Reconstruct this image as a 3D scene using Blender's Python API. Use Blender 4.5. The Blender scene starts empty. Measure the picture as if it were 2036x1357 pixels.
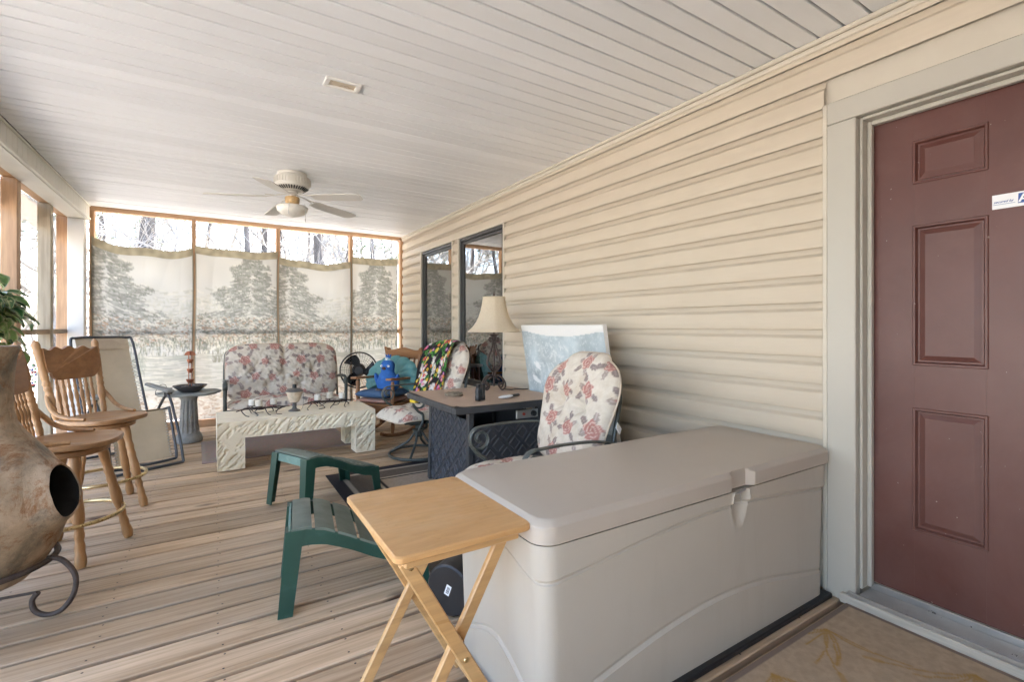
import bpy, bmesh, math, random
import numpy as np
from mathutils import Vector, Matrix, noise as mnoise
PI = math.pi
R = math.radians
random.seed(7)
rng = np.random.default_rng(7)
S = bpy.context.scene
COL = S.collection

# ------------------------------------------------------------------ camera, sky, sun, exposure
cam_d = bpy.data.cameras.new("camera")
cam = bpy.data.objects.new("camera", cam_d)
COL.objects.link(cam)
cam.location = (0, 0, 1.22)
cam.rotation_euler = (R(90), 0, R(-32.03))
cam_d.sensor_width = 36
cam_d.lens = 36 * 952 / 2036
cam_d.shift_y = -0.0140
cam_d.clip_start = 0.02
cam_d.clip_end = 500
S.camera = cam

SUN_EL, SUN_AZ = R(50), R(60)          # azimuth measured from +y towards +x: the sun stands over the house, a little beyond it
W = bpy.data.worlds.new("World")
S.world = W
W.use_nodes = True
wn = W.node_tree
bg = wn.nodes["Background"]
sky = wn.nodes.new("ShaderNodeTexSky")
sky.sky_type = 'NISHITA'
sky.sun_disc = False
sky.sun_elevation = SUN_EL
sky.sun_rotation = SUN_AZ
sky.air_density = 1.0
sky.dust_density = 3.0
wn.links.new(sky.outputs[0], bg.inputs[0])
bg.inputs[1].default_value = 0.15
sd = bpy.data.lights.new("sun", 'SUN')
sd.energy = 5.0
sd.angle = R(0.6)
sd.color = (1.0, 0.965, 0.91)
sun = bpy.data.objects.new("sun", sd)
COL.objects.link(sun)
sdir = Vector((math.sin(SUN_AZ) * math.cos(SUN_EL), math.cos(SUN_AZ) * math.cos(SUN_EL), math.sin(SUN_EL)))
sun.rotation_euler = sdir.to_track_quat('Z', 'Y').to_euler()
sun.location = (0, 0, 20)
S.view_settings.view_transform = 'Standard'
S.view_settings.look = 'None'
S.view_settings.exposure = 4.1
S.view_settings.gamma = 1.0
S.view_settings.use_curve_mapping = False
S.cycles.use_denoising = True
S.cycles.denoising_prefilter = 'ACCURATE'
S.cycles.denoising_input_passes = 'RGB_ALBEDO_NORMAL'
S.cycles.use_adaptive_sampling = False
S.cycles.max_bounces = 8
S.cycles.diffuse_bounces = 5
S.cycles.transparent_max_bounces = 10
S.cycles.caustics_reflective = False
S.cycles.caustics_refractive = False
S.cycles.sample_clamp_indirect = 8

# ------------------------------------------------------------------ material helpers
class NT:
    def __init__(s, name):
        s.m = bpy.data.materials.new(name)
        s.m.use_nodes = True
        s.t = s.m.node_tree
        s.b = s.t.nodes["Principled BSDF"]
        s.out = s.t.nodes["Material Output"]
        s.tc = None
    def n(s, kind, **kw):
        x = s.t.nodes.new("ShaderNode" + kind)
        for k, v in kw.items():
            if k in ("inp",):
                for a, b in v.items():
                    x.inputs[a].default_value = b
            else:
                setattr(x, k, v)
        return x
    def l(s, a, b):
        s.t.links.new(a, b)
    def coord(s, scale=(1, 1, 1), rnd=False, gen=False):
        if s.tc is None:
            s.tc = s.n("TexCoord")
        mp = s.n("Mapping")
        mp.inputs["Scale"].default_value = scale
        s.l(s.tc.outputs["Generated" if gen else "Object"], mp.inputs["Vector"])
        if rnd:
            oi = s.n("ObjectInfo")
            mu = s.n("VectorMath", operation='SCALE')
            cb = s.n("CombineXYZ", inp={0: 37.0, 1: 91.0, 2: 53.0})
            s.l(cb.outputs[0], mu.inputs[0])
            s.l(oi.outputs["Random"], mu.inputs["Scale"])
            s.l(mu.outputs[0], mp.inputs["Location"])
            s.oi = oi
        return mp.outputs[0]
    def noise(s, vec, scale, detail=4, rough=.55, dist=0.0):
        x = s.n("TexNoise", inp={"Scale": scale, "Detail": detail, "Roughness": rough, "Distortion": dist})
        s.l(vec, x.inputs["Vector"])
        return x.outputs["Fac"]
    def ramp(s, fac, stops):
        x = s.n("ValToRGB")
        cr = x.color_ramp
        while len(cr.elements) < len(stops):
            cr.elements.new(0.5)
        for e, (p, c) in zip(cr.elements, stops):
            e.position = p
            e.color = (c[0], c[1], c[2], 1) if len(c) == 3 else c
        s.l(fac, x.inputs[0])
        return x.outputs[0]
    def mix(s, fac, a, b, mode='MIX'):
        x = s.n("Mix", data_type='RGBA', blend_type=mode)
        if isinstance(fac, (int, float)):
            x.inputs[0].default_value = fac
        else:
            s.l(fac, x.inputs[0])
        for i, v in ((6, a), (7, b)):
            if isinstance(v, tuple):
                x.inputs[i].default_value = (*v, 1)
            else:
                s.l(v, x.inputs[i])
        return x.outputs[2]
    def bump(s, h, strength=.3, dist=.005):
        x = s.n("Bump", inp={"Strength": strength, "Distance": dist})
        s.l(h, x.inputs["Height"])
        s.l(x.outputs[0], s.b.inputs["Normal"])
    def base(s, c):
        if isinstance(c, tuple):
            s.b.inputs["Base Color"].default_value = (*c, 1)
        else:
            s.l(c, s.b.inputs["Base Color"])
    def rough(s, r):
        if isinstance(r, (int, float)):
            s.b.inputs["Roughness"].default_value = r
        else:
            s.l(r, s.b.inputs["Roughness"])
    def rmap(s, fac, lo, hi):
        x = s.n("MapRange", inp={1: 0.3, 2: 0.7, 3: lo, 4: hi})
        s.l(fac, x.inputs[0])
        return x.outputs[0]

def sh(c, k):
    return tuple(min(1, max(0, v * k)) for v in c)

def plain(name, c, rough=.5, var=.12, scale=6, bump=0.0, bscale=60, metal=0.0, spec=None, dirt=None):
    m = NT(name)
    v = m.coord()
    n1 = m.noise(v, scale, 5, .6)
    col = m.ramp(n1, [(.3, sh(c, 1 - var)), (.7, sh(c, 1 + var))])
    if dirt:
        n2 = m.noise(v, scale * 2.3, 6, .7, .4)
        f = m.ramp(n2, [(.55, (0, 0, 0)), (.75, (1, 1, 1))])
        col = m.mix(f, col, dirt)
    m.base(col)
    m.rough(m.rmap(m.noise(v, scale * 3, 3), max(0, rough - .08), min(1, rough + .08)))
    if bump:
        m.bump(m.noise(v, bscale, 4), bump)
    m.b.inputs["Metallic"].default_value = metal
    if spec is not None:
        m.b.inputs["Specular IOR Level"].default_value = spec
    return m.m

def wood(name, c1, c2, axis=0, gs=10, rough=.5, rnd=True, dark=None, bump=.15, knots=0, rvar=0.25, streak=None):
    """grain running along the given object axis"""
    m = NT(name)
    sc = [1, 1, 1]
    sc[axis] = .07
    v = m.coord(tuple(sc), rnd)
    n1 = m.noise(v, gs, 6, .65, .6)
    n2 = m.noise(v, gs * 6, 3, .6, .2)
    col = m.ramp(n1, [(.28, c1), (.72, c2)])
    d = m.ramp(n2, [(.35, (.62, .60, .58)), (.62, (1, 1, 1))])
    col = m.mix(.55, col, d, 'MULTIPLY')
    if streak:
        sc2 = [1, 1, 1]; sc2[axis] = .16
        v2 = m.coord(tuple(sc2), rnd)
        n3 = m.noise(v2, gs * .55, 5, .7, 1.2)
        f = m.ramp(n3, [(.56, (0, 0, 0)), (.70, (1, 1, 1))])
        f2 = m.n("Math", operation='MULTIPLY', inp={1: .65}); m.l(f, f2.inputs[0])
        col = m.mix(f2.outputs[0], col, streak)
    if knots:
        sk = [1, 1, 1]; sk[axis] = .38
        vk = m.coord(tuple(sk), rnd)
        vo = m.n("TexVoronoi", inp={"Scale": knots, "Randomness": 1.0}); m.l(vk, vo.inputs["Vector"])
        f = m.ramp(vo.outputs["Distance"], [(.05, (1, 1, 1)), (.10, (0, 0, 0))])
        col = m.mix(f, col, dark or sh(c1, .35))
    if rnd:
        hs = m.n("MapRange", inp={1: 0, 2: 1, 3: 1 - rvar, 4: 1 + rvar}); m.l(m.oi.outputs["Random"], hs.inputs[0])
        mu = m.n("VectorMath", operation='SCALE'); m.l(col, mu.inputs[0]); m.l(hs.outputs[0], mu.inputs["Scale"])
        col = mu.outputs[0]
    m.base(col)
    m.rough(m.rmap(n1, rough - .1, rough + .1))
    if bump:
        m.bump(n2, bump, .002)
    return m.m

def printed(name, rough=.85, trans=0.0, bump=.25, bscale=220, sheen=0.0, dirt=None):
    """cloth whose woven print is stored per vertex; optionally lets light through"""
    m = NT(name)
    a = m.n("Attribute", attribute_name="Col")
    v = m.coord()
    w = m.noise(v, bscale, 3, .6)
    col = m.mix(.35, a.outputs["Color"], m.ramp(w, [(.3, (.75, .74, .72)), (.7, (1, 1, 1))]), 'MULTIPLY')
    if dirt:
        n2 = m.noise(v, 5, 6, .7, .4)
        f = m.ramp(n2, [(.5, (0, 0, 0)), (.8, (.7, .7, .7))])
        col = m.mix(f, col, dirt, 'MULTIPLY')
    m.base(col)
    m.rough(rough)
    m.bump(w, bump, .002)
    m.b.inputs["Specular IOR Level"].default_value = .2
    if trans:
        tr = m.n("BsdfTranslucent"); m.l(col, tr.inputs[0])
        mx = m.n("MixShader"); mx.inputs[0].default_value = trans
        m.l(m.b.outputs[0], mx.inputs[1]); m.l(tr.outputs[0], mx.inputs[2])
        m.l(mx.outputs[0], m.out.inputs[0])
    return m.m

def screen_mat(name, haze, alpha):
    m = NT(name)
    d = m.n("BsdfDiffuse", inp={0: (*haze, 1)})
    t = m.n("BsdfTransparent")
    mx = m.n("MixShader"); mx.inputs[0].default_value = alpha
    m.l(t.outputs[0], mx.inputs[1]); m.l(d.outputs[0], mx.inputs[2]); m.l(mx.outputs[0], m.out.inputs[0])
    return m.m

# ------------------------------------------------------------------ mesh helpers
def V(*a):
    return Vector(a)

class MB:
    def __init__(s):
        s.v = []; s.f = []; s.mi = []; s.c = []
    def add(s, vs, fs, M=None, mi=0, cols=None):
        o = len(s.v)
        if M is not None:
            vs = [M @ Vector(p) for p in vs]
        s.v += [tuple(p) for p in vs]
        s.f += [tuple(i + o for i in f) for f in fs]
        s.mi += [mi] * len(fs)
        if cols is not None:
            s.c += [tuple(c) for c in cols]
        return s
    def box(s, x0, x1, y0, y1, z0, z1, b=0.003, M=None, mi=0):
        b = min(b, (x1 - x0) * .45, (y1 - y0) * .45, (z1 - z0) * .45)
        lo = (x0, y0, z0); hi = (x1, y1, z1)
        if b <= 0:
            vs = [(x, y, z) for z in (z0, z1) for y in (y0, y1) for x in (x0, x1)]
            fs = [(0, 2, 3, 1), (4, 5, 7, 6), (0, 1, 5, 4), (2, 6, 7, 3), (0, 4, 6, 2), (1, 3, 7, 5)]
            return s.add(vs, fs, M, mi)
        idx = {}; vs = []
        for sx in (0, 1):
            for sy in (0, 1):
                for sz in (0, 1):
                    sg = (sx, sy, sz)
                    c = [hi[k] if sg[k] else lo[k] for k in range(3)]
                    for ax in range(3):
                        p = list(c)
                        for k in range(3):
                            if k != ax:
                                p[k] += -b if sg[k] else b
                        idx[sg + (ax,)] = len(vs); vs.append(tuple(p))
        fs = []
        for ax in range(3):
            a, c = (ax + 1) % 3, (ax + 2) % 3
            for sd in (0, 1):
                q = []
                for (i, j) in ((0, 0), (1, 0), (1, 1), (0, 1)):
                    g = [0, 0, 0]; g[ax] = sd; g[a] = i; g[c] = j
                    q.append(idx[tuple(g) + (ax,)])
                fs.append(tuple(q) if sd else tuple(reversed(q)))
        for ax in range(3):          # edges parallel to ax
            a, c = (ax + 1) % 3, (ax + 2) % 3
            for i in (0, 1):
                for j in (0, 1):
                    g0 = [0, 0, 0]; g0[a] = i; g0[c] = j
                    g1 = list(g0); g1[ax] = 1
                    q = [idx[tuple(g0) + (a,)], idx[tuple(g1) + (a,)], idx[tuple(g1) + (c,)], idx[tuple(g0) + (c,)]]
                    fs.append(tuple(q) if (i == j) else tuple(reversed(q)))
        for sx in (0, 1):
            for sy in (0, 1):
                for sz in (0, 1):
                    q = [idx[(sx, sy, sz, k)] for k in range(3)]
                    fs.append(tuple(q) if (sx + sy + sz) % 2 else tuple(reversed(q)))
        return s.add(vs, fs, M, mi)
    def bar(s, p, q, w, h, up=(0, 0, 1), b=0.003, mi=0):
        p = Vector(p); q = Vector(q); d = q - p; L = d.length; d.normalize()
        up = Vector(up)
        side = d.cross(up)
        if side.length < 1e-4:
            side = d.cross(Vector((1, 0, 0)))
        side.normalize(); u2 = side.cross(d)
        M = Matrix(((d.x, side.x, u2.x, p.x), (d.y, side.y, u2.y, p.y), (d.z, side.z, u2.z, p.z), (0, 0, 0, 1)))
        return s.box(0, L, -w / 2, w / 2, -h / 2, h / 2, b, M, mi)
    def tube(s, path, r, n=8, closed=False, mi=0, M=None, flat=None, up=None):
        P = [Vector(p) for p in path]
        k = len(P)
        rs = [r] * k if isinstance(r, (int, float)) else list(r)
        if len(rs) != k:
            rs = list(np.interp(np.linspace(0, 1, k), np.linspace(0, 1, len(rs)), rs))
        vs = []; fs = []
        t0 = None
        for i in range(k):
            a = P[(i - 1) % k] if (closed or i > 0) else P[i]
            c = P[(i + 1) % k] if (closed or i < k - 1) else P[i]
            t = (c - a)
            if t.length < 1e-9:
                t = Vector((0, 0, 1))
            t.normalize()
            if t0 is None:
                nn = Vector(up) if up else (Vector((0, 0, 1)) if abs(t.z) < .9 else Vector((1, 0, 0)))
                nn = (nn - t * nn.dot(t)).normalized()
            else:
                nn = (nn - t * nn.dot(t))
                if nn.length < 1e-6:
                    nn = t.orthogonal()
                nn.normalize()
            t0 = t
            bb = t.cross(nn)
            fx, fy = flat if flat else (1, 1)
            for j in range(n):
                an = 2 * PI * j / n
                vs.append(P[i] + nn * (math.cos(an) * rs[i] * fx) + bb * (math.sin(an) * rs[i] * fy))
        m = k if closed else k - 1
        for i in range(m):
            i2 = (i + 1) % k
            for j in range(n):
                j2 = (j + 1) % n
                fs.append((i * n + j, i * n + j2, i2 * n + j2, i2 * n + j))
        if not closed:
            fs.append(tuple(reversed(range(n))))
            fs.append(tuple((k - 1) * n + j for j in range(n)))
        return s.add(vs, fs, M, mi)
    def lathe(s, prof, n=24, M=None, mi=0, cap=True):
        vs = []; fs = []
        k = len(prof)
        for (r, z) in prof:
            for j in range(n):
                a = 2 * PI * j / n
                vs.append((r * math.cos(a), r * math.sin(a), z))
        for i in range(k - 1):
            for j in range(n):
                j2 = (j + 1) % n
                fs.append((i * n + j, i * n + j2, (i + 1) * n + j2, (i + 1) * n + j))
        if cap:
            if prof[0][0] > 1e-6:
                fs.append(tuple(reversed(range(n))))
            if prof[-1][0] > 1e-6:
                fs.append(tuple((k - 1) * n + j for j in range(n)))
        return s.add(vs, fs, M, mi)
    def prism(s, poly, t0, t1, M=None, mi=0, ch=0.0):
        """polygon in local xy extruded from z=t0 to t1"""
        n = len(poly)
        if ch > 0:
            cx = sum(p[0] for p in poly) / n; cy = sum(p[1] for p in poly) / n
            w = max(abs(p[0] - cx) for p in poly) + 1e-6; h = max(abs(p[1] - cy) for p in poly) + 1e-6
            ins = [(p[0] - ch * (p[0] - cx) / w, p[1] - ch * (p[1] - cy) / h) for p in poly]
            rings = [(ins, t0), (poly, t0 + ch), (poly, t1 - ch), (ins, t1)]
        else:
            rings = [(poly, t0), (poly, t1)]
        vs = [(p[0], p[1], z) for ring, z in rings for p in ring]
        fs = [tuple(reversed(range(n))), tuple((len(rings) - 1) * n + i for i in range(n))]
        for r_ in range(len(rings) - 1):
            for i in range(n):
                j = (i + 1) % n
                fs.append((r_ * n + i, r_ * n + j, (r_ + 1) * n + j, (r_ + 1) * n + i))
        return s.add(vs, fs, M, mi)
    def grid(s, nu, nv, fn, M=None, mi=0, wrapu=False, cols=None):
        vs = []
        for j in range(nv):
            for i in range(nu):
                vs.append(fn(i / (nu if wrapu else nu - 1), j / (nv - 1)))
        fs = []
        for j in range(nv - 1):
            for i in range(nu if wrapu else nu - 1):
                i2 = (i + 1) % nu
                fs.append((j * nu + i, j * nu + i2, (j + 1) * nu + i2, (j + 1) * nu + i))
        return s.add(vs, fs, M, mi, cols)
    def ball(s, c, r, n=12, m=8, M=None, mi=0):
        r3 = (r, r, r) if isinstance(r, (int, float)) else r
        prof = [(math.sin(PI * i / m), -math.cos(PI * i / m)) for i in range(m + 1)]
        MM = Matrix.Translation(c) @ Matrix.Diagonal((*r3, 1))
        if M is not None:
            MM = M @ MM
        prof[0] = (1e-4, -1); prof[-1] = (1e-4, 1)
        return s.lathe(prof, n, MM, mi)
    def mesh(s, name, mats, smooth=35):
        me = bpy.data.meshes.new(name)
        me.from_pydata(s.v, [], s.f)
        if not isinstance(mats, (list, tuple)):
            mats = [mats]
        for m in mats:
            me.materials.append(m)
        if any(s.mi):
            me.polygons.foreach_set("material_index", s.mi)
        if s.c:
            at = me.color_attributes.new("Col", 'FLOAT_COLOR', 'POINT')
            arr = np.ones((len(s.v), 4), np.float32)
            arr[:, :3] = np.array(s.c, np.float32)
            at.data.foreach_set("color", arr.ravel())
        me.validate()
        if smooth:
            me.shade_smooth()
            me.set_sharp_from_angle(angle=R(smooth))
        return me
    def build(s, name, mats, parent=None, smooth=35, **kw):
        return link(name, s.mesh(name, mats, smooth), parent, **kw)

def link(name, me, parent=None, loc=(0, 0, 0), rot=(0, 0, 0)):
    o = bpy.data.objects.new(name, me)
    COL.objects.link(o)
    o.parent = parent
    o.location = loc
    o.rotation_euler = rot
    return o

def tag(o, label=None, cat=None, group=None, kind=None):
    if label: o["label"] = label
    if cat: o["category"] = cat
    if group: o["group"] = group
    if kind: o["kind"] = kind
    return o

def thing(name, label, cat, loc=(0, 0, 0), rz=0, group=None):
    o = bpy.data.objects.new(name, None)
    o.empty_display_size = .1
    COL.objects.link(o)
    o.location = loc
    o.rotation_euler = (0, 0, rz)
    return tag(o, label, cat, group)

def one(name, mb, mats, label, cat, loc=(0, 0, 0), rot=(0, 0, 0), group=None, smooth=35):
    return tag(mb.build(name, mats, None, smooth, loc=loc, rot=rot), label, cat, group)

def TR(loc, rz=0, rx=0, ry=0):
    return Matrix.Translation(loc) @ Matrix.Rotation(rz, 4, 'Z') @ Matrix.Rotation(ry, 4, 'Y') @ Matrix.Rotation(rx, 4, 'X')

def arc(c, r, a0, a1, n, plane='xz'):
    out = []
    for i in range(n + 1):
        a = a0 + (a1 - a0) * i / n
        u, w = r * math.cos(a), r * math.sin(a)
        out.append((c[0] + u, c[1], c[2] + w) if plane == 'xz' else (c[0] + u, c[1] + w, c[2]) if plane == 'xy' else (c[0], c[1] + u, c[2] + w))
    return out

def smoothpath(pts, n=6):
    P = [Vector(p) for p in pts]; out = []
    for i in range(len(P) - 1):
        p0 = P[max(i - 1, 0)]; p1 = P[i]; p2 = P[i + 1]; p3 = P[min(i + 2, len(P) - 1)]
        for k in range(n):
            t = k / n
            out.append(.5 * ((2 * p1) + (p2 - p0) * t + (2 * p0 - 5 * p1 + 4 * p2 - p3) * t * t + (3 * p1 - p0 - 3 * p2 + p3) * t ** 3))
    out.append(P[-1])
    return out

def spiral(c, r0, r1, a0, turns, n=24, plane='xz'):
    out = []
    for i in range(n + 1):
        t = i / n
        a = a0 + turns * 2 * PI * t
        r = r0 + (r1 - r0) * t
        u, w = r * math.cos(a), r * math.sin(a)
        out.append((c[0] + u, c[1], c[2] + w) if plane == 'xz' else (c[0], c[1] + u, c[2] + w) if plane == 'yz' else (c[0] + u, c[1] + w, c[2]))
    return out

# ------------------------------------------------------------------ materials
m_deck = NT("weathered_deck")
_v = m_deck.coord((.055, 1, 1), True)
_wv = m_deck.n("TexWave", wave_type='BANDS', bands_direction='Y', inp={"Scale": 8.0, "Distortion": 13.0, "Detail": 3.0, "Detail Scale": .9, "Detail Roughness": .6})
m_deck.l(_v, _wv.inputs["Vector"])
_a = m_deck.noise(m_deck.coord((.11, 1, 1), True), 8, 6, .65, .5); _f = m_deck.noise(m_deck.coord((.03, 1, 1), True), 95, 3, .6)
_k = m_deck.ramp(_a, [(.3, (.40, .26, .145)), (.7, (.73, .54, .36))])
_k = m_deck.mix(.30, _k, m_deck.ramp(_wv.outputs["Fac"], [(.05, (.55, .47, .40)), (.45, (1, 1, 1))]), 'MULTIPLY')
_k = m_deck.mix(.38, _k, m_deck.ramp(_f, [(.32, (.60, .56, .52)), (.6, (1, 1, 1))]), 'MULTIPLY')
_st = m_deck.noise(m_deck.coord((.22, 1, 1), True), 6, 6, .7, 1.0)
_k = m_deck.mix(m_deck.ramp(_st, [(.60, (0, 0, 0)), (.70, (.65, .65, .65))]), _k, (.23, .15, .095))
_gy = m_deck.noise(m_deck.coord((.5, 1, 1), True), 1.6, 4, .6)
_k = m_deck.mix(m_deck.ramp(_gy, [(.48, (0, 0, 0)), (.70, (.26, .26, .26))]), _k, (.47, .39, .31))
_vk = m_deck.coord((.38, 1, 1), True)
_vo = m_deck.n("TexVoronoi", inp={"Scale": 2.2, "Randomness": 1.0}); m_deck.l(_vk, _vo.inputs["Vector"])
_k = m_deck.mix(m_deck.ramp(_vo.outputs["Distance"], [(.045, (1, 1, 1)), (.085, (0, 0, 0))]), _k, (.13, .075, .045))
_hs = m_deck.n("MapRange", inp={1: 0, 2: 1, 3: .76, 4: 1.20}); m_deck.l(m_deck.oi.outputs["Random"], _hs.inputs[0])
_mu = m_deck.n("VectorMath", operation='SCALE'); m_deck.l(_k, _mu.inputs[0]); m_deck.l(_hs.outputs[0], _mu.inputs["Scale"])
m_deck.base(_mu.outputs[0]); m_deck.rough(.62); m_deck.bump(_f, .2, .0015); m_deck = m_deck.m
m_deckdark = plain("under_deck", (.012, .010, .009), .95)
m_siding = NT("vinyl_siding")
_v = m_siding.coord((1, .07, 1.0))
_n = m_siding.noise(_v, 60, 4, .6, .6)
_n2 = m_siding.noise(m_siding.coord(), 1.6, 4)
m_siding.base(m_siding.mix(.14, m_siding.ramp(_n2, [(.3, (.55, .475, .37)), (.7, (.59, .515, .41))]), m_siding.ramp(_n, [(.3, (.80, .78, .75)), (.6, (1, 1, 1))]), 'MULTIPLY'))
m_siding.rough(.5)
m_siding.bump(_n, .14, .002)
m_siding = m_siding.m
m_trim = plain("cream_trim", (.58, .53, .44), .45, .05, 3)
m_casing = plain("door_casing", (.475, .45, .39), .4, .03, 2)
m_ceil = NT("vinyl_soffit")
_v = m_ceil.coord((.25, 1, 1), True)
_n = m_ceil.noise(_v, 1.2, 5)
_n2 = m_ceil.noise(_v, 9, 5, .7)
_rn = m_ceil.n('MapRange', inp={1: 0, 2: 1, 3: .93, 4: 1.03}); m_ceil.l(m_ceil.oi.outputs['Random'], _rn.inputs[0])
_kc = (m_ceil.mix(.25, m_ceil.ramp(_n, [(.3, (.84, .855, .865)), (.7, (.875, .89, .90))]), m_ceil.ramp(_n2, [(.4, (.92, .91, .89)), (.6, (1, 1, 1))]), 'MULTIPLY'))
_mu = m_ceil.n('VectorMath', operation='SCALE'); m_ceil.l(_kc, _mu.inputs[0]); m_ceil.l(_rn.outputs[0], _mu.inputs['Scale']); m_ceil.base(_mu.outputs[0])
m_ceil.rough(.42)
m_ceil.bump(m_ceil.noise(m_ceil.coord((.6, 4, 1), True), 3, 2), .12, .01)
m_ceil = m_ceil.m
m_white = plain("white_paint", (.78, .765, .73), .5, .05, 2)
m_beamw = plain("beam_cladding", (.70, .67, .585), .5, .06, 2)
m_postwood = wood("pine_post", (.42, .24, .13), (.60, .39, .23), 2, 7, .6, True, (.16, .08, .04), .3, 1.6, .12)
m_postgrey = wood("weathered_post", (.34, .28, .20), (.50, .43, .32), 2, 7, .7, True, (.14, .10, .06), .3, 1.6, .08)
m_framewood = wood("frame_wood", (.42, .25, .14), (.58, .38, .23), 0, 7, .6, True, None, .2, 0, .12)
m_screen = screen_mat("insect_screen", (.30, .32, .34), .16)
m_plastic = screen_mat("hazy_plastic_screen", (.62, .65, .70), .34)
m_door = NT("maroon_door")
_v = m_door.coord(); _a = m_door.noise(_v, 3, 5, .6); _b = m_door.noise(_v, 46, 3, .5); _c = m_door.noise(m_door.coord((1, 1, .35)), 260, 4); _d = m_door.noise(_v, 1.3, 6, .7, .4)
_k = m_door.ramp(_a, [(.3, (.095, .033, .026)), (.7, (.12, .043, .034))])
_k = m_door.mix(m_door.ramp(_d, [(.45, (0, 0, 0)), (.75, (.35, .35, .35))]), _k, (.20, .12, .10))
_k = m_door.mix(m_door.ramp(_b, [(.735, (0, 0, 0)), (.76, (.8, .8, .8))]), _k, (.42, .36, .31))
m_door.base(_k); m_door.rough(m_door.rmap(_d, .28, .5)); m_door.bump(_c, .12, .002); m_door = m_door.m
m_alu = plain("aluminium", (.55, .55, .54), .35, .08, 10, metal=.8)
m_bronze = plain("bronze_frame", (.045, .045, .045), .4, .1, 8)
m_sign = plain("white_sticker", (.82, .83, .85), .35, .02)
m_blue = plain("blue_print", (.03, .09, .32), .4, .02)
m_brass = plain("brass", (.62, .48, .26), .32, .12, 20, metal=1.0)
m_iron = plain("brown_iron", (.055, .038, .032), .5, .25, 25, .2, 90, metal=.4)
m_black = plain("black_plastic", (.018, .018, .02), .4, .2, 8)
m_darkmetal = plain("grey_green_metal", (.075, .085, .078), .45, .2, 14, metal=.2, dirt=(.13, .13, .115))
m_charcoal = plain("charcoal_metal", (.042, .043, .046), .5, .2, 9)

# ------------------------------------------------------------------ outside: ground
gm = NT("leaf_litter")
_v = gm.coord()
_a = gm.noise(_v, 1.2, 6, .7); _b = gm.noise(_v, 14, 6, .75)
gm.base(gm.mix(.6, gm.ramp(_a, [(.3, (.33, .30, .26)), (.7, (.47, .45, .42))]), gm.ramp(_b, [(.35, (.55, .48, .4)), (.6, (1, 1, 1))]), 'MULTIPLY'))
gm.rough(.95); gm.bump(_b, .6, .05)
mb = MB()
def gfn(u, v):
    x = (u - .5) * 240; y = (v - .5) * 240
    d = max(0, math.hypot(x, y) - 12)
    return (x, y, -.55 + mnoise.noise((x * .05, y * .05, 0)) * min(1.5, d * .06))
mb.grid(90, 90, gfn)
tag(mb.build("ground", gm.m), kind="structure")

# ------------------------------------------------------------------ deck
mb = MB(); mb.box(-1.46, 2.55, -1.3, 7.05, -.5, -.075, 0)
deck = tag(mb.build("deck", m_deckdark), kind="structure")
PITCH = .155
plank_meshes = []
for k in range(3):
    mb = MB(); w_ = (.0655, .0672, .0645)[k]; mb.box(-1.95, 1.95, -w_, w_, -.038, 0, .004)
    plank_meshes.append(mb.mesh("plank", m_deck, 30))
for i in range(54):
    y = -1.22 + i * PITCH
    o = link("plank", plank_meshes[i % 3], deck, (.48 + random.uniform(-.01, .01), y + random.uniform(-.003, .003), random.uniform(-.003, 0)), (random.uniform(-.006, .006), 0, random.uniform(-.0012, .0012)))

mb = MB()
for i in range(54):
    for jx in np.arange(-1.2, 2.4, .41):
        for dy in (-.042, .042):
            cx_, cy_ = jx + random.uniform(-.012, .012), -1.22 + i * PITCH + dy + random.uniform(-.006, .006)
            mb.add([(cx_ + .0042 * math.cos(a), cy_ + .0042 * math.sin(a), .0008) for a in np.linspace(0, 2 * PI, 9)[:-1]], [tuple(range(8))])
sc_ = mb.build("screw_heads", plain("rusty_screw", (.05, .035, .028), .6), deck, 0); sc_["kind"] = "stuff"

# ------------------------------------------------------------------ roof and ceiling
mb = MB(); mb.box(-1.95, 7.0, -1.7, 8.2, 2.85, 3.0, .01)  # far overhang stretched and raised out of view to keep sun off the tapestries
mb.box(-1.46, 2.56, -1.6, 6.995, 2.601, 2.849, 0); mb.box(3.3, 7.0, -1.6, 6.995, -.5, 2.849, 0)
tag(mb.build("roof", m_beamw), kind="structure")
mb = MB(); mb.box(-1.45, 2.55, -1.55, 6.99, 2.577, 2.60, 0)
ceil = tag(mb.build("ceiling", plain("soffit_channel", (.22, .21, .20), .7)), kind="structure")
mb = MB()
def cb(u, v):
    prof = [(-.0462, .020), (-.0462, .003), (-.0442, 0), (-.012, .0006), (-.0005, .0006), (.012, .0006), (.0442, 0), (.0462, .003), (.0462, .020)]
    y, z = prof[int(round(v * 8))]
    x = -1.765 + 3.53 * u
    return (x, y, z + .0016 * math.sin(x * 2.1 + 1))
mb.grid(25, 9, cb)
cme = mb.mesh("ceiling_board", m_ceil, 30)
for i in range(82):
    y = 6.92 - .05 - i * .1035
    z = 2.5555 + .004 * math.sin(y * 1.7) + random.uniform(-.0012, .0012)
    o = link("ceiling_board", cme, ceil, (.635, y, z), (random.uniform(-.016, .016) + (.012 if i % 2 else -.012), random.uniform(-.0006, .0006), 0))

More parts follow.
